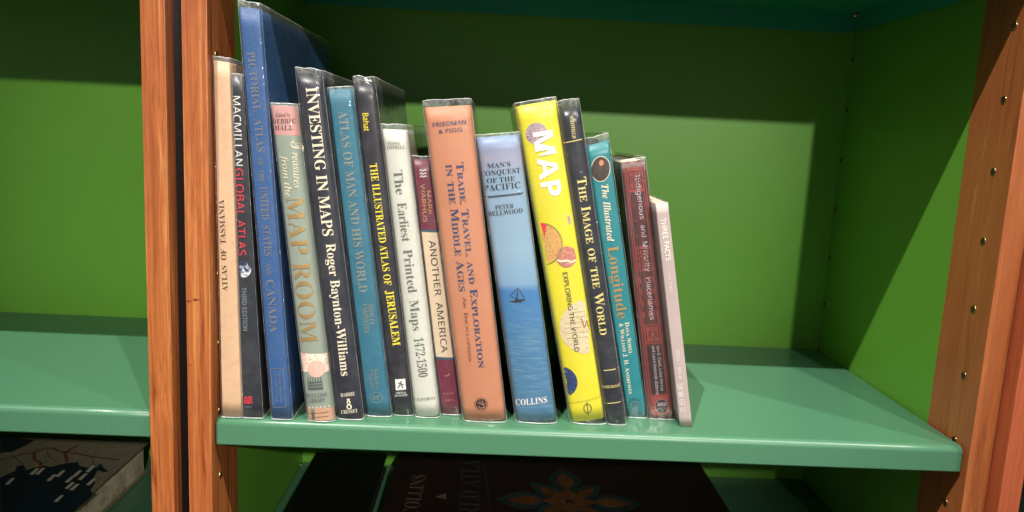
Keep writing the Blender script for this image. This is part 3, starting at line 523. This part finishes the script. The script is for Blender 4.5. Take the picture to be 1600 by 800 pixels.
def film(name, haze, rough, bstr, scale=45):
    t = NT(name); nt = t.t; nt.nodes.remove(t.b)
    co = t.coords((1, 1, 1)); h = t.noise(co, scale, 4, .6, .8); h2 = t.noise(t.coords((1, 1, .35)), 210, 3)
    s = t.n('ShaderNodeMath', operation='MULTIPLY_ADD'); t.l(h2, s.inputs[0]); s.inputs[1].default_value = .18; t.l(h, s.inputs[2])
    bp = t.n('ShaderNodeBump', i={'Strength': bstr, 'Distance': .004}); t.l(s.outputs[0], bp.inputs['Height'])
    tr = t.n('ShaderNodeBsdfTransparent'); gl = t.n('ShaderNodeBsdfGlossy', i={'Roughness': rough}); t.l(bp.outputs[0], gl.inputs['Normal'])
    lw = t.n('ShaderNodeLayerWeight', i={'Blend': .5}); t.l(bp.outputs[0], lw.inputs['Normal'])   # Schlick reflectance of a thin film, the same from both sides
    p5 = t.n('ShaderNodeMath', operation='POWER'); t.l(lw.outputs['Facing'], p5.inputs[0]); p5.inputs[1].default_value = 5
    fr = t.n('ShaderNodeMath', operation='MULTIPLY_ADD', use_clamp=True); t.l(p5.outputs[0], fr.inputs[0]); fr.inputs[1].default_value = .85; fr.inputs[2].default_value = .075
    mx = t.n('ShaderNodeMixShader'); t.l(fr.outputs[0], mx.inputs[0]); t.l(tr.outputs[0], mx.inputs[1]); t.l(gl.outputs[0], mx.inputs[2])
    df = t.n('ShaderNodeBsdfDiffuse', i={'Color': (.9, .92, .92, 1)}); m2 = t.n('ShaderNodeMixShader')
    hz = t.ramp(t.noise(co, 70, 4), [(.45, g(haze)), (.8, g(haze * 3))])
    if name == 'clear_film':   # doubled film near top and foot; the whitish haze also paints in its reflections
        uv = t.n('ShaderNodeUVMap'); sp = t.n('ShaderNodeSeparateXYZ'); t.l(uv.outputs[0], sp.inputs[0])
        lip = t.ramp(sp.outputs[1], [(0, g(.05)), (.006, g(0)), (.962, g(0)), (.985, g(.09)), (1, g(.16))])
        cr = t.ramp(t.noise(t.coords((1, 1, .5)), 260, 4, .7, 1.2), [(.42, g(.25)), (.62, g(1.5))])
        lm = t.mix(1.0, lip, cr, 'MULTIPLY'); hz = t.mix(1.0, hz, lm, 'ADD')
    t.l(hz, m2.inputs[0])
    t.l(mx.outputs[0], m2.inputs[1]); t.l(df.outputs[0], m2.inputs[2]); t.l(m2.outputs[0], t.out.inputs['Surface'])
film('clear_film', .012, .12, .35)
film('film_edge_glint', .42, .2, .6, 200)
film('film_fold_glint', .09, .15, .8, 120)

# ------------------------------------------------------------ lettering
def conv(s, base):
    r = ''
    for ch in s:
        if 'A' <= ch <= 'Z': r += chr(base[0] + ord(ch) - 65)
        elif 'a' <= ch <= 'z':
            r += '\u210e' if (base[1] == 0x1D44E and ch == 'h') else chr(base[1] + ord(ch) - 97)
        elif '0' <= ch <= '9' and base[2]: r += chr(base[2] + ord(ch) - 48)
        else: r += ch
    return r
STY = {'serif': ((0x1D400, 0x1D41A, 0x1D7CE), -.0075), 'serifm': ((0x1D400, 0x1D41A, 0x1D7CE), -.003), 'boldm': ((0x1D400, 0x1D41A, 0x1D7CE), -.001), 'bold': ((0x1D400, 0x1D41A, 0x1D7CE), .002),
       'it': ((0x1D434, 0x1D44E, 0), .004), 'bi': ((0x1D468, 0x1D482, 0x1D7CE), 0), 'script': ((0x1D4D0, 0x1D4EA, 0), 0),
       'sans': ((0x1D5A0, 0x1D5BA, 0x1D7E2), 0), 'sansm': ((0x1D5A0, 0x1D5BA, 0x1D7E2), .008), 'sansb': ((0x1D5D4, 0x1D5EE, 0x1D7EC), .006), 'thin': ((0x1D5A0, 0x1D5BA, 0x1D7E2), .001), 'cjk': (None, .006)}
CACHE = {}
def glyph_run(style, s):
    key = (style, s)
    if key in CACHE: return CACHE[key]
    base, off = STY[style]
    c = bpy.data.curves.new('lettering', 'FONT'); c.body = conv(s, base) if base else s; c.size = 1; c.offset = off; c.resolution_u = 3
    o = bpy.data.objects.new('lettering', c); COL.objects.link(o)
    bpy.context.view_layer.update()
    dg = bpy.context.evaluated_depsgraph_get(); me = bpy.data.meshes.new_from_object(o.evaluated_get(dg))
    V = [(v.co.x, v.co.y) for v in me.vertices]; F = [tuple(p.vertices) for p in me.polygons]
    bpy.data.objects.remove(o); bpy.data.curves.remove(c); bpy.data.meshes.remove(me)
    CACHE[key] = (V, F); return V, F
# ------------------------------------------------------------ object helpers
def link(o, parent=None):
    COL.objects.link(o)
    if parent: o.parent = parent
    return o
def mesh_obj(name, verts, faces, mat, parent=None, smooth=False, uvs=None):
    me = bpy.data.meshes.new(name); me.from_pydata([tuple(v) for v in verts], [], faces)
    if uvs:
        ul = me.uv_layers.new(name='UVMap')
        for lp in me.loops: ul.data[lp.index].uv = uvs[lp.vertex_index]
    me.materials.append(MATS[mat]); me.validate(); me.update()
    if smooth:
        for p in me.polygons: p.use_smooth = True
    return link(bpy.data.objects.new(name, me), parent)
def bm_obj(name, bm, mat, parent=None, smooth=False):
    bmesh.ops.recalc_face_normals(bm, faces=bm.faces)
    me = bpy.data.meshes.new(name); bm.to_mesh(me); bm.free(); me.materials.append(MATS[mat])
    if smooth:
        for p in me.polygons: p.use_smooth = True
    return link(bpy.data.objects.new(name, me), parent)
def box_bm(x0, x1, y0, y1, z0, z1, bev=0, seg=2):
    bm = bmesh.new()
    bmesh.ops.create_cube(bm, size=1, matrix=Matrix.Translation(((x0 + x1) / 2, (y0 + y1) / 2, (z0 + z1) / 2)) @ Matrix.Diagonal((x1 - x0, y1 - y0, z1 - z0, 1)))
    if bev: bmesh.ops.bevel(bm, geom=bm.edges[:], offset=bev, segments=seg, affect='EDGES', profile=.6)
    return bm
def box(name, x0, x1, y0, y1, z0, z1, mat, parent=None, bev=0):
    return bm_obj(name, box_bm(x0, x1, y0, y1, z0, z1, bev), mat, parent)
def thing(name, label, cat, loc=(0, 0, 0), group=None):
    o = bpy.data.objects.new(name, None); o.empty_display_size = .02; COL.objects.link(o); o.location = loc
    o['label'] = label; o['category'] = cat
    if group: o['group'] = group
    return o

def typeset(style, body, smallcaps):
    """returns verts (x in 0..1 of the line, y in cap heights) and faces"""
    H = glyph_run(style, '三' if style == 'cjk' else 'H')[0]; cap = max(v[1] for v in H)
    base0 = min(v[1] for v in H) if style == 'cjk' else 0
    if style == 'cjk': cap = .84; base0 = -.06
    runs = []
    if smallcaps:
        cur = ''; up = None
        for ch in body:
            u = not ch.islower() if ch.isalpha() else None
            if smallcaps == 1: u = None
            if ch == ' ':
                if cur: runs.append((cur, up)); cur = ''
                runs.append((' ', None)); up = None; continue
            if u is None: u = up if up is not None else True
            if up is not None and u != up: runs.append((cur, up)); cur = ''
            cur += ch.upper(); up = u
        if cur: runs.append((cur, up))
    else: runs = [(body, True)]
    V, F, x = [], [], 0.0
    for s, u in runs:
        if s == ' ': x += .30; continue
        k = 1.0 if u else .76
        v, f = glyph_run(style, s); x0 = min(p[0] for p in v); x1 = max(p[0] for p in v); n0 = len(V)
        V += [((p[0] - x0) * k + x, (p[1] - base0) * k) for p in v]; F += [tuple(i + n0 for i in q) for q in f]
        x += (x1 - x0) * k + .045
    xa = min(p[0] for p in V); xb = max(p[0] for p in V)
    return [((p[0] - xa) / (xb - xa), p[1] / cap) for p in V], F

for _it in [i for v in DATA['IT'].values() for i in v] + DATA['CT']:
    if _it[0] == 'text': typeset(_it[2], _it[4], _it[8])   # all lettering is converted once, into CACHE

# ------------------------------------------------------------ setting
D = 0.3374; T = 0.0253; PITCH = 0.0645
o = box('wall', -2.2, 2.6, D + .012, D + .1, -.9, 2.0, 'dark_wall'); o['kind'] = 'structure'  # unseen wall, put in dark so the gaps between bookcases stay black
o = box('floor', -2.2, 2.6, -3.2, D + .1, -.95, -.9, 'dark_carpet'); o['kind'] = 'structure'

def shelf(root, x0, x1, z, mat='shelf_green', depth=D - .004):
    # folded steel pan: top sheet, rounded front flange with a return lip, back flange
    t = .0015; prof = []
    r = .006
    prof += [(depth, z - T), (depth, z)]
    for i in range(7):
        a = math.pi / 2 + i / 6 * math.pi / 2
        prof.append((r + r * math.cos(a), z - r + r * math.sin(a)))
    rb = .0015
    for i in range(4):
        a = math.pi + i / 3 * math.pi / 2
        prof.append((rb + rb * math.cos(a), z - T + rb + rb * math.sin(a)))
    prof += [(.014, z - T), (.014, z - T + t), (t + .001, z - T + t), (t, z - T + t + .001), (t, z - .006), (.004, z - t), (depth - t, z - t), (depth - t, z - T)]
    xs = [x0, x0 + .0008] + [x0 + .0008 + (x1 - x0 - .0016) * i / 12 for i in range(1, 12)] + [x1 - .0008, x1]
    V, F = [], []; n = len(prof)
    for k, x in enumerate(xs):
        sh = .0006 if k in (0, len(xs) - 1) else 0
        for (y, zz) in prof: V.append((x, y + (sh if y < .1 else -sh), zz - (sh if zz > z - .003 else 0)))
    for k in range(len(xs) - 1):
        for i in range(n): j = (i + 1) % n; F.append((k * n + i, k * n + j, (k + 1) * n + j, (k + 1) * n + i))
    o = mesh_obj('shelf', V, F, mat, root)
    bm = bmesh.new(); bm.from_mesh(o.data); bmesh.ops.recalc_face_normals(bm, faces=bm.faces)
    for f in bm.faces: f.smooth = abs(f.normal.x) < .5 and not (abs(f.normal.z) > .999 or abs(f.normal.y) > .999)
    bm.to_mesh(o.data); bm.free()
    # end flanges
    for xa, xb in ((x0 + .0012, x0 + .0027), (x1 - .0027, x1 - .0012)):
        box('end_flange', xa, xb, .0022, depth - .0016, z - T + .001, z - .0016, mat, o)
    return o

def socket_mesh():
    V, F = [], []; N = 20
    rings = [(.0036, 0), (.0036, -.0006), (.0030, -.0009), (.0024, -.0006), (.0022, .001)]
    for r, d in rings:
        for i in range(N):
            a = i / N * math.tau; V.append((d, r * math.cos(a), r * math.sin(a)))
    for k in range(len(rings) - 1):
        for i in range(N): j = (i + 1) % N; F.append((k * N + i, k * N + j, (k + 1) * N + j, (k + 1) * N + i))
    return V, F
def sockets(panel, x, side, zs, ys=(.0185, .330)):
    V, F = socket_mesh()
    first = None
    for y in ys:
        for z in zs:
            if first is None:
                first = mesh_obj('pin_socket', V, F, 'brass', panel, True)
                N = 20; dv = [(-.00085, .0029 * math.cos(i / N * math.tau), .0029 * math.sin(i / N * math.tau)) for i in range(N)]
                hole = mesh_obj('pin_shade_disc', dv, [tuple(range(N))], 'socket_shade', None); COL.objects.unlink(hole)
                dm = hole.data; bpy.data.objects.remove(hole)
                # flat dark disc painting the shade of the bore, in the same socket mesh
                me = first.data; n0 = len(me.vertices)
                bm = bmesh.new(); bm.from_mesh(me); vs = [bm.verts.new(v) for v in dv]; f = bm.faces.new(vs); f.material_index = 1; bm.to_mesh(me); bm.free()
                me.materials.append(MATS['socket_shade']); c = first
            else:
                c = first.copy(); COL.objects.link(c); c.parent = panel
            c.location = (x, y, z); c.rotation_euler = (random.uniform(-.5, .5), 0, 0 if side > 0 else math.pi)

ZLO, ZHI = -.9, 1.15
def upright(root, x0, x1, yf, mat):
    u = box('upright', x0, x1, yf, .0655, ZLO, ZHI, mat, root, .0007)
    return u
def bookcase(label, xa, xb, lpost, rpost, zs, sock=True, teal_top=False):
    """xa..xb: clear width; lpost/rpost: (outer x, front y, wood) of each upright"""
    root = thing('bookcase', label, 'bookcase', (0, 0, 0), 'bookcases standing side by side')
    ul = upright(root, lpost[0], xa, lpost[1], lpost[2]); ur = upright(root, xb, rpost[0], rpost[1], rpost[2])
    pl = box('side_panel', lpost[0] + .0005, xa - .0003, .0655, D + .010, ZLO, ZHI, 'laminate_green', root)
    pr = box('side_panel', xb + .0003, rpost[0] - .0005, .0655, D + .010, ZLO, ZHI, 'laminate_green', root)
    box('back_panel', xa - .0003, xb + .0003, D, D + .009, ZLO, ZHI, 'laminate_green', root)
    for z in zs:
        sh = shelf(root, xa + .0015, xb - .0022, z, 'shelf_teal' if (teal_top and z > .3) else 'shelf_green')
        if sock:
            for y in (.0185, .330):
                bm = bmesh.new(); bmesh.ops.create_cone(bm, segments=14, radius1=.0022, radius2=.0022, depth=.012, cap_ends=True, matrix=Matrix.Translation((xb - .0030, y - .004, z - .0035 - .0005)) @ Matrix.Rotation(math.pi / 2, 4, 'Y'))
                bm_obj('shelf_pin', bm, 'brass', sh, True)
    if sock:
        zz = [.0002 + PITCH * i for i in range(-4, 7)]
        zf = [z for z in zz if abs(z) > .02 or True]
        sockets(ur, xb, 1, zf, (.0185,)); sockets(pr, xb + .0003, 1, zf, (.330,))
        sockets(ul, xa, -1, [z + .003 for z in zf], (.0150,)); sockets(pl, xa - .0003, -1, zf, (.330,))
    return root
filler = thing('gap_dark_strip', 'black strip added to darken the gap between the two left wood uprights', 'gap strip')
box('strip_face', -.0345 + .0002, -.0213 - .0002, .0100, .0120, ZLO, ZHI, 'cv_black', filler)  # black strip added to stand in for the darkness of the gap
main = bookcase('middle bookcase with orange wood uprights holding the row of upright books', 0.0, .7015, (-.0213, -.0062, 'wood_front'), (.7232, -.0062, 'wood_plain'), (-.1895, 0.0, .4452), True, True)
left = bookcase('left bookcase with an empty green shelf and a striped wood upright', -.757, -.0552, (-.778, -.0062, 'wood_front'), (-.0345, -.0066, 'wood_front'), (-.1895, .0049, .4500), False, False)
right = bookcase('right bookcase of which the photo shows a reddish wood upright at the picture edge', .7445, 1.446, (.7247, -.0225, 'wood_red'), (1.467, -.0062, 'wood_front'), (-.1895, 0.0, .4452), False, False)
# small knots in the front face of the second upright
def knot(x, z, rx, rz):
    V = [(x, -.0064, z)]; N = 14
    for i in range(N):
        a = i / N * math.tau; k = 1 + .25 * math.sin(3 * a + x * 900); V.append((x + rx * k * math.cos(a) + .3 * rz * math.sin(a), -.00632, z + rz * k * math.sin(a)))
    mesh_obj('knot', V, [(0, 1 + i, 1 + (i + 1) % N) for i in range(N)], 'knot', main)
knot(-.0125, .1120, .0028, .0011); knot(-.0185, .1105, .0026, .0009); knot(-.0185, .052, .0012, .0007); knot(-.0185, .006, .0011, .0006)

def place_items(items, parent, depth_of, to3, refine, tag=None):
    """turn print descriptions into thin meshes; to3(a, b, lift) maps surface coordinates into the parent"""
    for idx, it in enumerate(items):
        kind, name, mat = it[0], it[1], it[2]
        lift = .00022; V, F = [], []
        if kind == 'text':
            _, name, style, mat, body, p0, p1, cap, sm = it
            vs, F = typeset(style, body, sm)
            d = Vector((p1[0] - p0[0], p1[1] - p0[1])); n = Vector((-d.y, d.x)).normalized() * cap; lift = .00036
            V = [(p0[0] + d.x * x + n.x * y, p0[1] + d.y * x + n.y * y) for x, y in vs]
        elif kind == 'line':
            _, name, mat, lines, wd = it; lift = .00040
            for ln in lines:
                P_ = [Vector(p) for p in ln]
                # subdivide long pieces so that they follow the curved surface
                Q_ = [P_[0]]
                for a, b in zip(P_, P_[1:]):
                    m = max(1, int((b - a).length / .003))
                    Q_ += [a.lerp(b, i / m) for i in range(1, m + 1)]
                n0 = len(V)
                for i, p in enumerate(Q_):
                    a = Q_[max(i - 1, 0)]; b = Q_[min(i + 1, len(Q_) - 1)]
                    if (Q_[0] - Q_[-1]).length < 1e-6 and i in (0, len(Q_) - 1): a, b = Q_[-2], Q_[1]
                    tv = (b - a).normalized() if (b - a).length > 0 else Vector((1, 0)); nn = Vector((-tv.y, tv.x)) * wd / 2
                    V += [tuple(p + nn), tuple(p - nn)]
                for i in range(len(Q_) - 1): F.append((n0 + 2 * i, n0 + 2 * i + 1, n0 + 2 * i + 3, n0 + 2 * i + 2))
        elif kind == 'fill':
            _, name, mat, polys = it
            for pl in polys:
                n0 = len(V); V += [tuple(p) for p in pl]; F.append(tuple(range(n0, len(V))))
        elif kind == 'disc':
            _, name, mat, c, rx, rz, lv = it; N = 40; K = 8; lift = .00012 + .00006 * lv
            V.append(tuple(c))
            for k in range(1, K + 1):
                for i in range(N):
                    a = i / N * math.tau; V.append((c[0] + rx * k / K * math.cos(a), c[1] + rz * k / K * math.sin(a)))
            for i in range(N): F.append((0, 1 + i, 1 + (i + 1) % N))
            for k in range(1, K):
                for i in range(N):
                    j = (i + 1) % N; a0 = 1 + (k - 1) * N; a1 = 1 + k * N; F.append((a0 + i, a1 + i, a1 + j, a0 + j))
        elif kind == 'band': continue
        lift += idx * 6e-6   # later inks lie over earlier ones
        bm = bmesh.new(); bv = [bm.verts.new((a, b, 0)) for a, b in V]
        for f in F:
            try: bm.faces.new([bv[i] for i in f])
            except ValueError: pass
        if refine and kind in ('text', 'fill'):
            bmesh.ops.triangulate(bm, faces=bm.faces[:])
            for _ in range(3):
                es = [e for e in bm.edges if e.calc_length() > .0028]
                if not es: break
                bmesh.ops.subdivide_edges(bm, edges=es, cuts=1); bmesh.ops.triangulate(bm, faces=[f for f in bm.faces if len(f.verts) > 3])
        for v in bm.verts: v.co = to3(v.co.x, v.co.y, lift)
        if kind == 'disc':   # trim what hangs over the spine edge
            bad = [v for v in bm.verts if not depth_of(v.co)]
            bmesh.ops.delete(bm, geom=bad, context='VERTS')
        me = bpy.data.meshes.new(name); bm.to_mesh(me); bm.free(); me.materials.append(MATS[mat])
        for p in me.polygons: p.use_smooth = False
        link(bpy.data.objects.new(name, me), parent)

# ------------------------------------------------------------ books on the shelf
def lerp(a, b, t): return a + (b - a) * t
def upright_book(key, label, depth, bulge, corner, board=.0022, sleeve=.005, jacket_lift=.0016, name='book', page_drop=.0035, has_sleeve=True, soft=False):
    q = DATA['Q'][key]; y0 = q['y']; bl, br, tl, tr = [Vector(q[c]) for c in ('bl', 'br', 'tl', 'tr')]
    ox = (bl.x + br.x) / 2
    root = thing(name, label, 'book', (ox, y0, 0), 'books standing on the green shelf')
    w0 = (br - bl).length; h = (tl - bl).length
    def M(s, t, y):
        a = bl.lerp(br, s); b = tl.lerp(tr, s); p = a.lerp(b, t); return Vector((p.x - ox, y - y0, p.y))
    def ysp(s):
        u = abs(2 * s - 1); c = 1 - 2 * corner / w0; d = 0
        if u > c: k = min(1, (u - c) / (1 - c)); d = corner * (1 - math.sqrt(max(0, 1 - k * k)))
        return y0 - bulge * (1 - u * u) + d
    bl = bl.copy(); br = br.copy(); bl.y = .0003; br.y = .0003; t0 = jacket_lift / h; tilt = LIFT.get(key, 0) / h
    ss = [i / 4 * (corner / w0) * 1.0 for i in range(4)] + [lerp(corner / w0, 1 - corner / w0, i / 10) for i in range(11)] + [1 - i / 4 * (corner / w0) for i in range(3, -1, -1)]
    ds = [depth, depth * .6, depth * .25, .016, .008]
    def outer(e=0.0):
        L_ = [(-e / w0, y0 + d) for d in ds]
        M_ = [((s - .5) * (1 + 2 * e / w0) + .5, ysp(s) - e) for s in ss]
        return L_ + M_ + [(1 + e / w0, y0 + d) for d in reversed(ds)]
    def inner(th):
        L_ = [(th / w0, y0 + d) for d in ds]
        M_ = [((s - .5) * (1 - 2 * th / w0) + .5, ysp(s) + th) for s in ss]
        return L_ + M_ + [(1 - th / w0, y0 + d) for d in reversed(ds)]
    po, pi = outer(), inner(board); n = len(po); NT_ = 22
    V, U, F = [], [], []
    for k in range(NT_ + 1):
        kk_ = k / NT_
        for j, (s, y) in enumerate(po):
            wob = .00025 * (noise.noise(Vector((s * 2, kk_ * 9, y * 20 + ox * 90)))) if 5 <= j < n - 5 else 0
            e_ = 0
            if soft and kk_ > .97 and 5 <= j < n - 5: e_ = .0008 * noise.noise(Vector((s * 6, ox * 50, 0)))
            t = lerp(t0 + tilt * min(1, max(0, s)), 1, kk_); V.append(M(s, t + e_ / h, y + wob)); U.append((s, t))
    for k in range(NT_):
        for j in range(n - 1): a = k * n + j; F.append((a, a + 1, a + n + 1, a + n))
    off = len(V)
    for k in (0, 1):
        for (s, y) in pi: t = lerp(t0 + tilt * min(1, max(0, s)), 1, k); V.append(M(s, t, y)); U.append((s, t))
    for j in range(n - 1):
        F.append((off + j, off + n + j, off + n + j + 1, off + j + 1))                       # inside wall
        a = NT_ * n + j; F.append((a, a + 1, off + n + j + 1, off + n + j))               # top edge
        F.append((j, off + j, off + j + 1, j + 1))                                         # bottom edge
    for j in (0, n - 1):
        col = [k * n + j for k in range(NT_ + 1)]; F.append(tuple(col + [off + n + j, off + j]))
    cov = mesh_obj('cover', V, F, 'cv_' + key, root, False, U)
    for p in cov.data.polygons: p.use_smooth = len(p.vertices) == 4 and p.index < NT_ * (n - 1)
    # page block
    tb = (board + .0002) / w0; hy = page_drop / h
    V, F = [], []
    ys = [y0 + .0032 - bulge * .5, y0 + depth * .5, y0 + depth - .004]
    for t in (t0 + hy, 1 - hy):
        for y in ys:
            for s in (tb, .5, 1 - tb): V.append(M(s, t, y))
    def q_(a, b, c, d): F.append((a, b, c, d))
    for b_ in (0, 9):
        for i in range(2):
            for j in range(2): a = b_ + i * 3 + j; q_(a, a + 1, a + 4, a + 3)
    for i in range(2):
        q_(i * 3, i * 3 + 3, i * 3 + 12, i * 3 + 9); q_(i * 3 + 2, i * 3 + 5, i * 3 + 14, i * 3 + 11); q_(i, i + 1, i + 10, i + 9); q_(6 + i, 7 + i, 16 + i, 15 + i)
    mesh_obj('page_block', V, F, 'paper', root)
    # printing
    hh = tl.y - bl.y
    def st(a, b):
        t = b / lerp(tl.y, tr.y, .5); xl = lerp(bl.x, tl.x, t); xr = lerp(br.x, tr.x, t); return (a - xl) / (xr - xl), t
    def to3(a, b, lift):
        s, t = st(a, b); e = max(0, -s, s - 1); s = min(1, max(0, s)); return Vector((a - ox, ysp(s) - lift - y0 + e * 0, b))
    def inside(co):
        s, t = st(co.x + ox, co.z); return .012 < s < .988
    for it in DATA['IT'][key]:
        if it[0] == 'band':
            _, nm, mat, ta, tb_, s0, s1 = it; V, F = [], []; K = len(ss); rows = 8
            for k in range(rows + 1):
                t = lerp(max(ta, t0 + .001), min(tb_, .9985), k / rows)
                for s in ss: V.append(M((s - .5) * (1 + .0002 / w0) + .5, t, ysp(s) - .00010))
            for k in range(rows):
                for j in range(K - 1): a = k * K + j; F.append((a, a + 1, a + K + 1, a + K))
            mesh_obj(nm, V, F, mat, root, True)
    place_items(DATA['IT'][key], root, inside, to3, True)
    # clear sleeve wrapped round the jacket, a little taller than the book
    if has_sleeve:
        ps = outer(.0007); n = len(ps); rows = 26; V, F = [], []
        ttop = 1 + sleeve / h
        for k in range(rows + 1):
            kk = k / rows; t = lerp(.0004 / h, ttop, kk)
            for j, (s, y) in enumerate(ps):
                e = .0010 * noise.noise(Vector((s * 3 + key_seed(key), y * 60, 3))) * (kk ** 6) * sleeve / .005
                near = max(0, (kk - .93) / .07) ** 2 + max(0, (.05 - kk) / .05) ** 2 * .5
                w1 = near * .0009 * noise.noise(Vector((s * 5, y * 90, kk * 30 + key_seed(key))))
                V.append(M(s, t + e / h, y) + Vector((0, w1 - (.0 if 5 <= j < n - 5 else 0), 0)))
        for k in range(rows):
            for j in range(n - 1): a = k * n + j; F.append((a, a + 1, a + n + 1, a + n))
        sl = mesh_obj('clear_sleeve', V, F, 'clear_film', root, True, [(j / n, k / rows) for k in range(rows + 1) for j in range(n)])
        # the cut edges of the film, with the light they catch painted in as a whitish material
        for row, nm in ((rows, 'sleeve_rim'), (0, 'sleeve_rim')):
            R_, Fr = [], []
            for j in range(n):
                p = V[row * n + j]; sg = 1 if row else -1
                th = .00022 + .00022 * abs(noise.noise(Vector((j * .7, key_seed(key), row))))
                for dy, dz in ((-th, -th), (-th, th), (th, th), (th, -th)): R_.append(p + Vector((dy * .6 if j < 5 or j >= n - 5 else 0, dy, dz + (.0003 if not row else 0))))
            for j in range(n - 1):
                for i in range(4): a = j * 4 + i; b = j * 4 + (i + 1) % 4; Fr.append((a, b, b + 4, a + 4))
            mesh_obj(nm, R_, Fr, 'film_edge_glint', sl)
        # pale lines down the film's spine folds, painted in as their thin highlights
        for s in (.0, 1.0):
            R_, Fr = [], []
            for k in range(rows + 1):
                t = lerp(.0004 / h, ttop, k / rows)
                j = 5 if s == 0 else n - 6; p = V[k * n + j]; th = .00016
                for dx, dy in ((-th, -th), (th, -th), (th, th), (-th, th)): R_.append(p + Vector((dx, dy, 0)))
            for k in range(rows):
                for i in range(4): a = k * 4 + i; b = k * 4 + (i + 1) % 4; Fr.append((a, b, b + 4, a + 4))
            mesh_obj('sleeve_fold_glint', R_, Fr, 'film_fold_glint', sl)
    return root
def key_seed(k): return sum(ord(c) * (i + 3) for i, c in enumerate(k)) * .37

LIFT = dict(map=.0055, ima=.002, tra=.0015, pac=.002, ear=.001, man=.001, tre=.001)
BK = [  # key, label, depth, bulge, corner, sleeve height
 ('tas', 'tan book in clear film at the left end of the row, against the wooden upright', .250, .0008, .0012, .0035),
 ('mac', 'slim black book with white and red lettering, left of the tall blue book', .235, .0004, .0012, .0020),
 ('pic', 'tallest book in the row, plain bright blue cloth with dull gold lettering', .285, .0006, .0022, .0050),
 ('tre', 'sage green book with pink top band and big gold capitals beside the tall blue book', .215, .0026, .0045, .0014),
 ('inv', 'dark navy book with large ivory lettering, right of the sage green and pink book', .240, .0018, .0035, .0055),
 ('man', 'teal blue cloth book with bronze lettering, between the ivory lettered and yellow lettered dark books', .225, .0014, .0030, .0012),
 ('jer', 'black book with bright yellow lettering and small white square mark near its foot', .235, .0014, .0030, .0060),
 ('ear', 'off-white book with thin grey serif lettering and dates, left of the maroon and cream book', .205, .0026, .0040, .0045),
 ('ame', 'slim maroon book with a cream middle band, left of the wide orange book', .185, .0010, .0020, .0030),
 ('tra', 'wide orange tan book with navy small capitals and round black emblem', .225, .0026, .0045, .0060),
 ('pac', 'pale blue and sea blue book with a small sailing boat on its spine', .200, .0030, .0045, .0022),
 ('map', 'bright yellow book with round picture patches and large white capitals', .235, .0028, .0040, .0028),
 ('ima', 'narrow charcoal book with pale yellow capitals, right of the yellow book', .220, .0018, .0035, .0075),
 ('lon', 'teal book with an oval portrait at the top, right of the narrow charcoal book', .195, .0008, .0018, .0065),
 ('ind', 'dark red patterned paperback with silver lettering, second from the right end', .180, .0003, .0010, .0022),
 ('thr', 'smallest book of the row, thin mauve grey paperback at the right end', .150, .0002, .0008, 0),
]
for key, label, depth, bulge, corner, slv in BK:
    soft = key in ('ind', 'thr', 'mac')
    upright_book(key, label, depth, bulge, corner, board=.0005 if soft else .0022, sleeve=slv, page_drop=.0006 if soft else .0035, has_sleeve=slv > 0, soft=soft, jacket_lift=.0012 if slv else .0002)

# ------------------------------------------------------------ books lying on the lower shelves
def lying_book(label, x0, x1, y0, y1, zb, zt, mat, items=(), rot=0, board=.003):
    root = thing('book', label, 'book', (0, 0, 0))
    box('lower_cover', x0, x1, y0, y1, zb + .0003, zb + board, mat, root, .0006)
    box('page_block', x0 + .004, x1 - .004, y0 + .005, y1 - .004, zb + board + .0001, zt - board - .0001, 'paper', root, .0003)
    box('upper_cover', x0, x1, y0, y1, zt - board, zt, mat, root, .0006)
    place_items(items, root, lambda c: True, lambda a, b, lift: Vector((a, b, zt + lift)), False)
    return root
zs = -.1895
lying_book('large maroon book with a blue and orange flower emblem lying below the row', .134, .549, .012, .327, zs, -.166, 'cv_maroon', DATA['CT'])
big = [o for o in COL.objects if o.get('label', '').startswith('large maroon')][0]
cx, cy, rx, ry = DATA['emb']
def petal(name, a, r0, r1, wd, mat, lift):
    V = []; N = 12
    for sgn in (1, -1):
        rng = range(N + 1) if sgn == 1 else range(N - 1, 0, -1)
        for i in rng:
            k = i / N; r = r0 + (r1 - r0) * k; ww = wd * math.sin(math.pi * k ** .8) * sgn
            u = r * math.cos(a) - ww * math.sin(a); v = r * math.sin(a) + ww * math.cos(a); V.append((cx + rx * u, cy + ry * v, -.166 + lift))
    mesh_obj(name, V, [tuple(range(len(V)))], mat, big)
for i in range(4):
    a = i * math.pi / 2
    petal('flower_petal', a, .30, 1.0, .24, 'ink_petalteal', .0002); petal('flower_petal', a, .36, .84, .12, 'ink_petalorange', .0004)
    petal('flower_petal', a + math.pi / 4, .08, .72, .17, 'ink_petalteal', .0003); petal('flower_petal', a + math.pi / 4, .16, .56, .09, 'ink_petalorange', .0005)
    petal('flower_petal', a, .03, .36, .12, 'ink_petalorange', .0006)
lying_book('plain black book lying flat below the shelf, left of the maroon book', .022, .118, .03, .322, zs, -.170, 'cv_black')
ml = lying_book('atlas with a cream and dark blue map cover on the lower left shelf', -.56, -.188, .03, .285, zs, -.148, 'pic_mapland', DATA['MB'])
# books in the right bookcase, of which only a sliver shows
for i, (a, b, m_, lb) in enumerate(((.765, .98, 'cv_black', 'black book at the bottom of the pile on the lower right shelf'), (.770, .975, 'cv_ear', 'pale book at the top of the pile on the lower right shelf'))):
    lying_book(lb, a, b, .02, .26, zs + i * .0255, zs + .025 + i * .0255, m_)
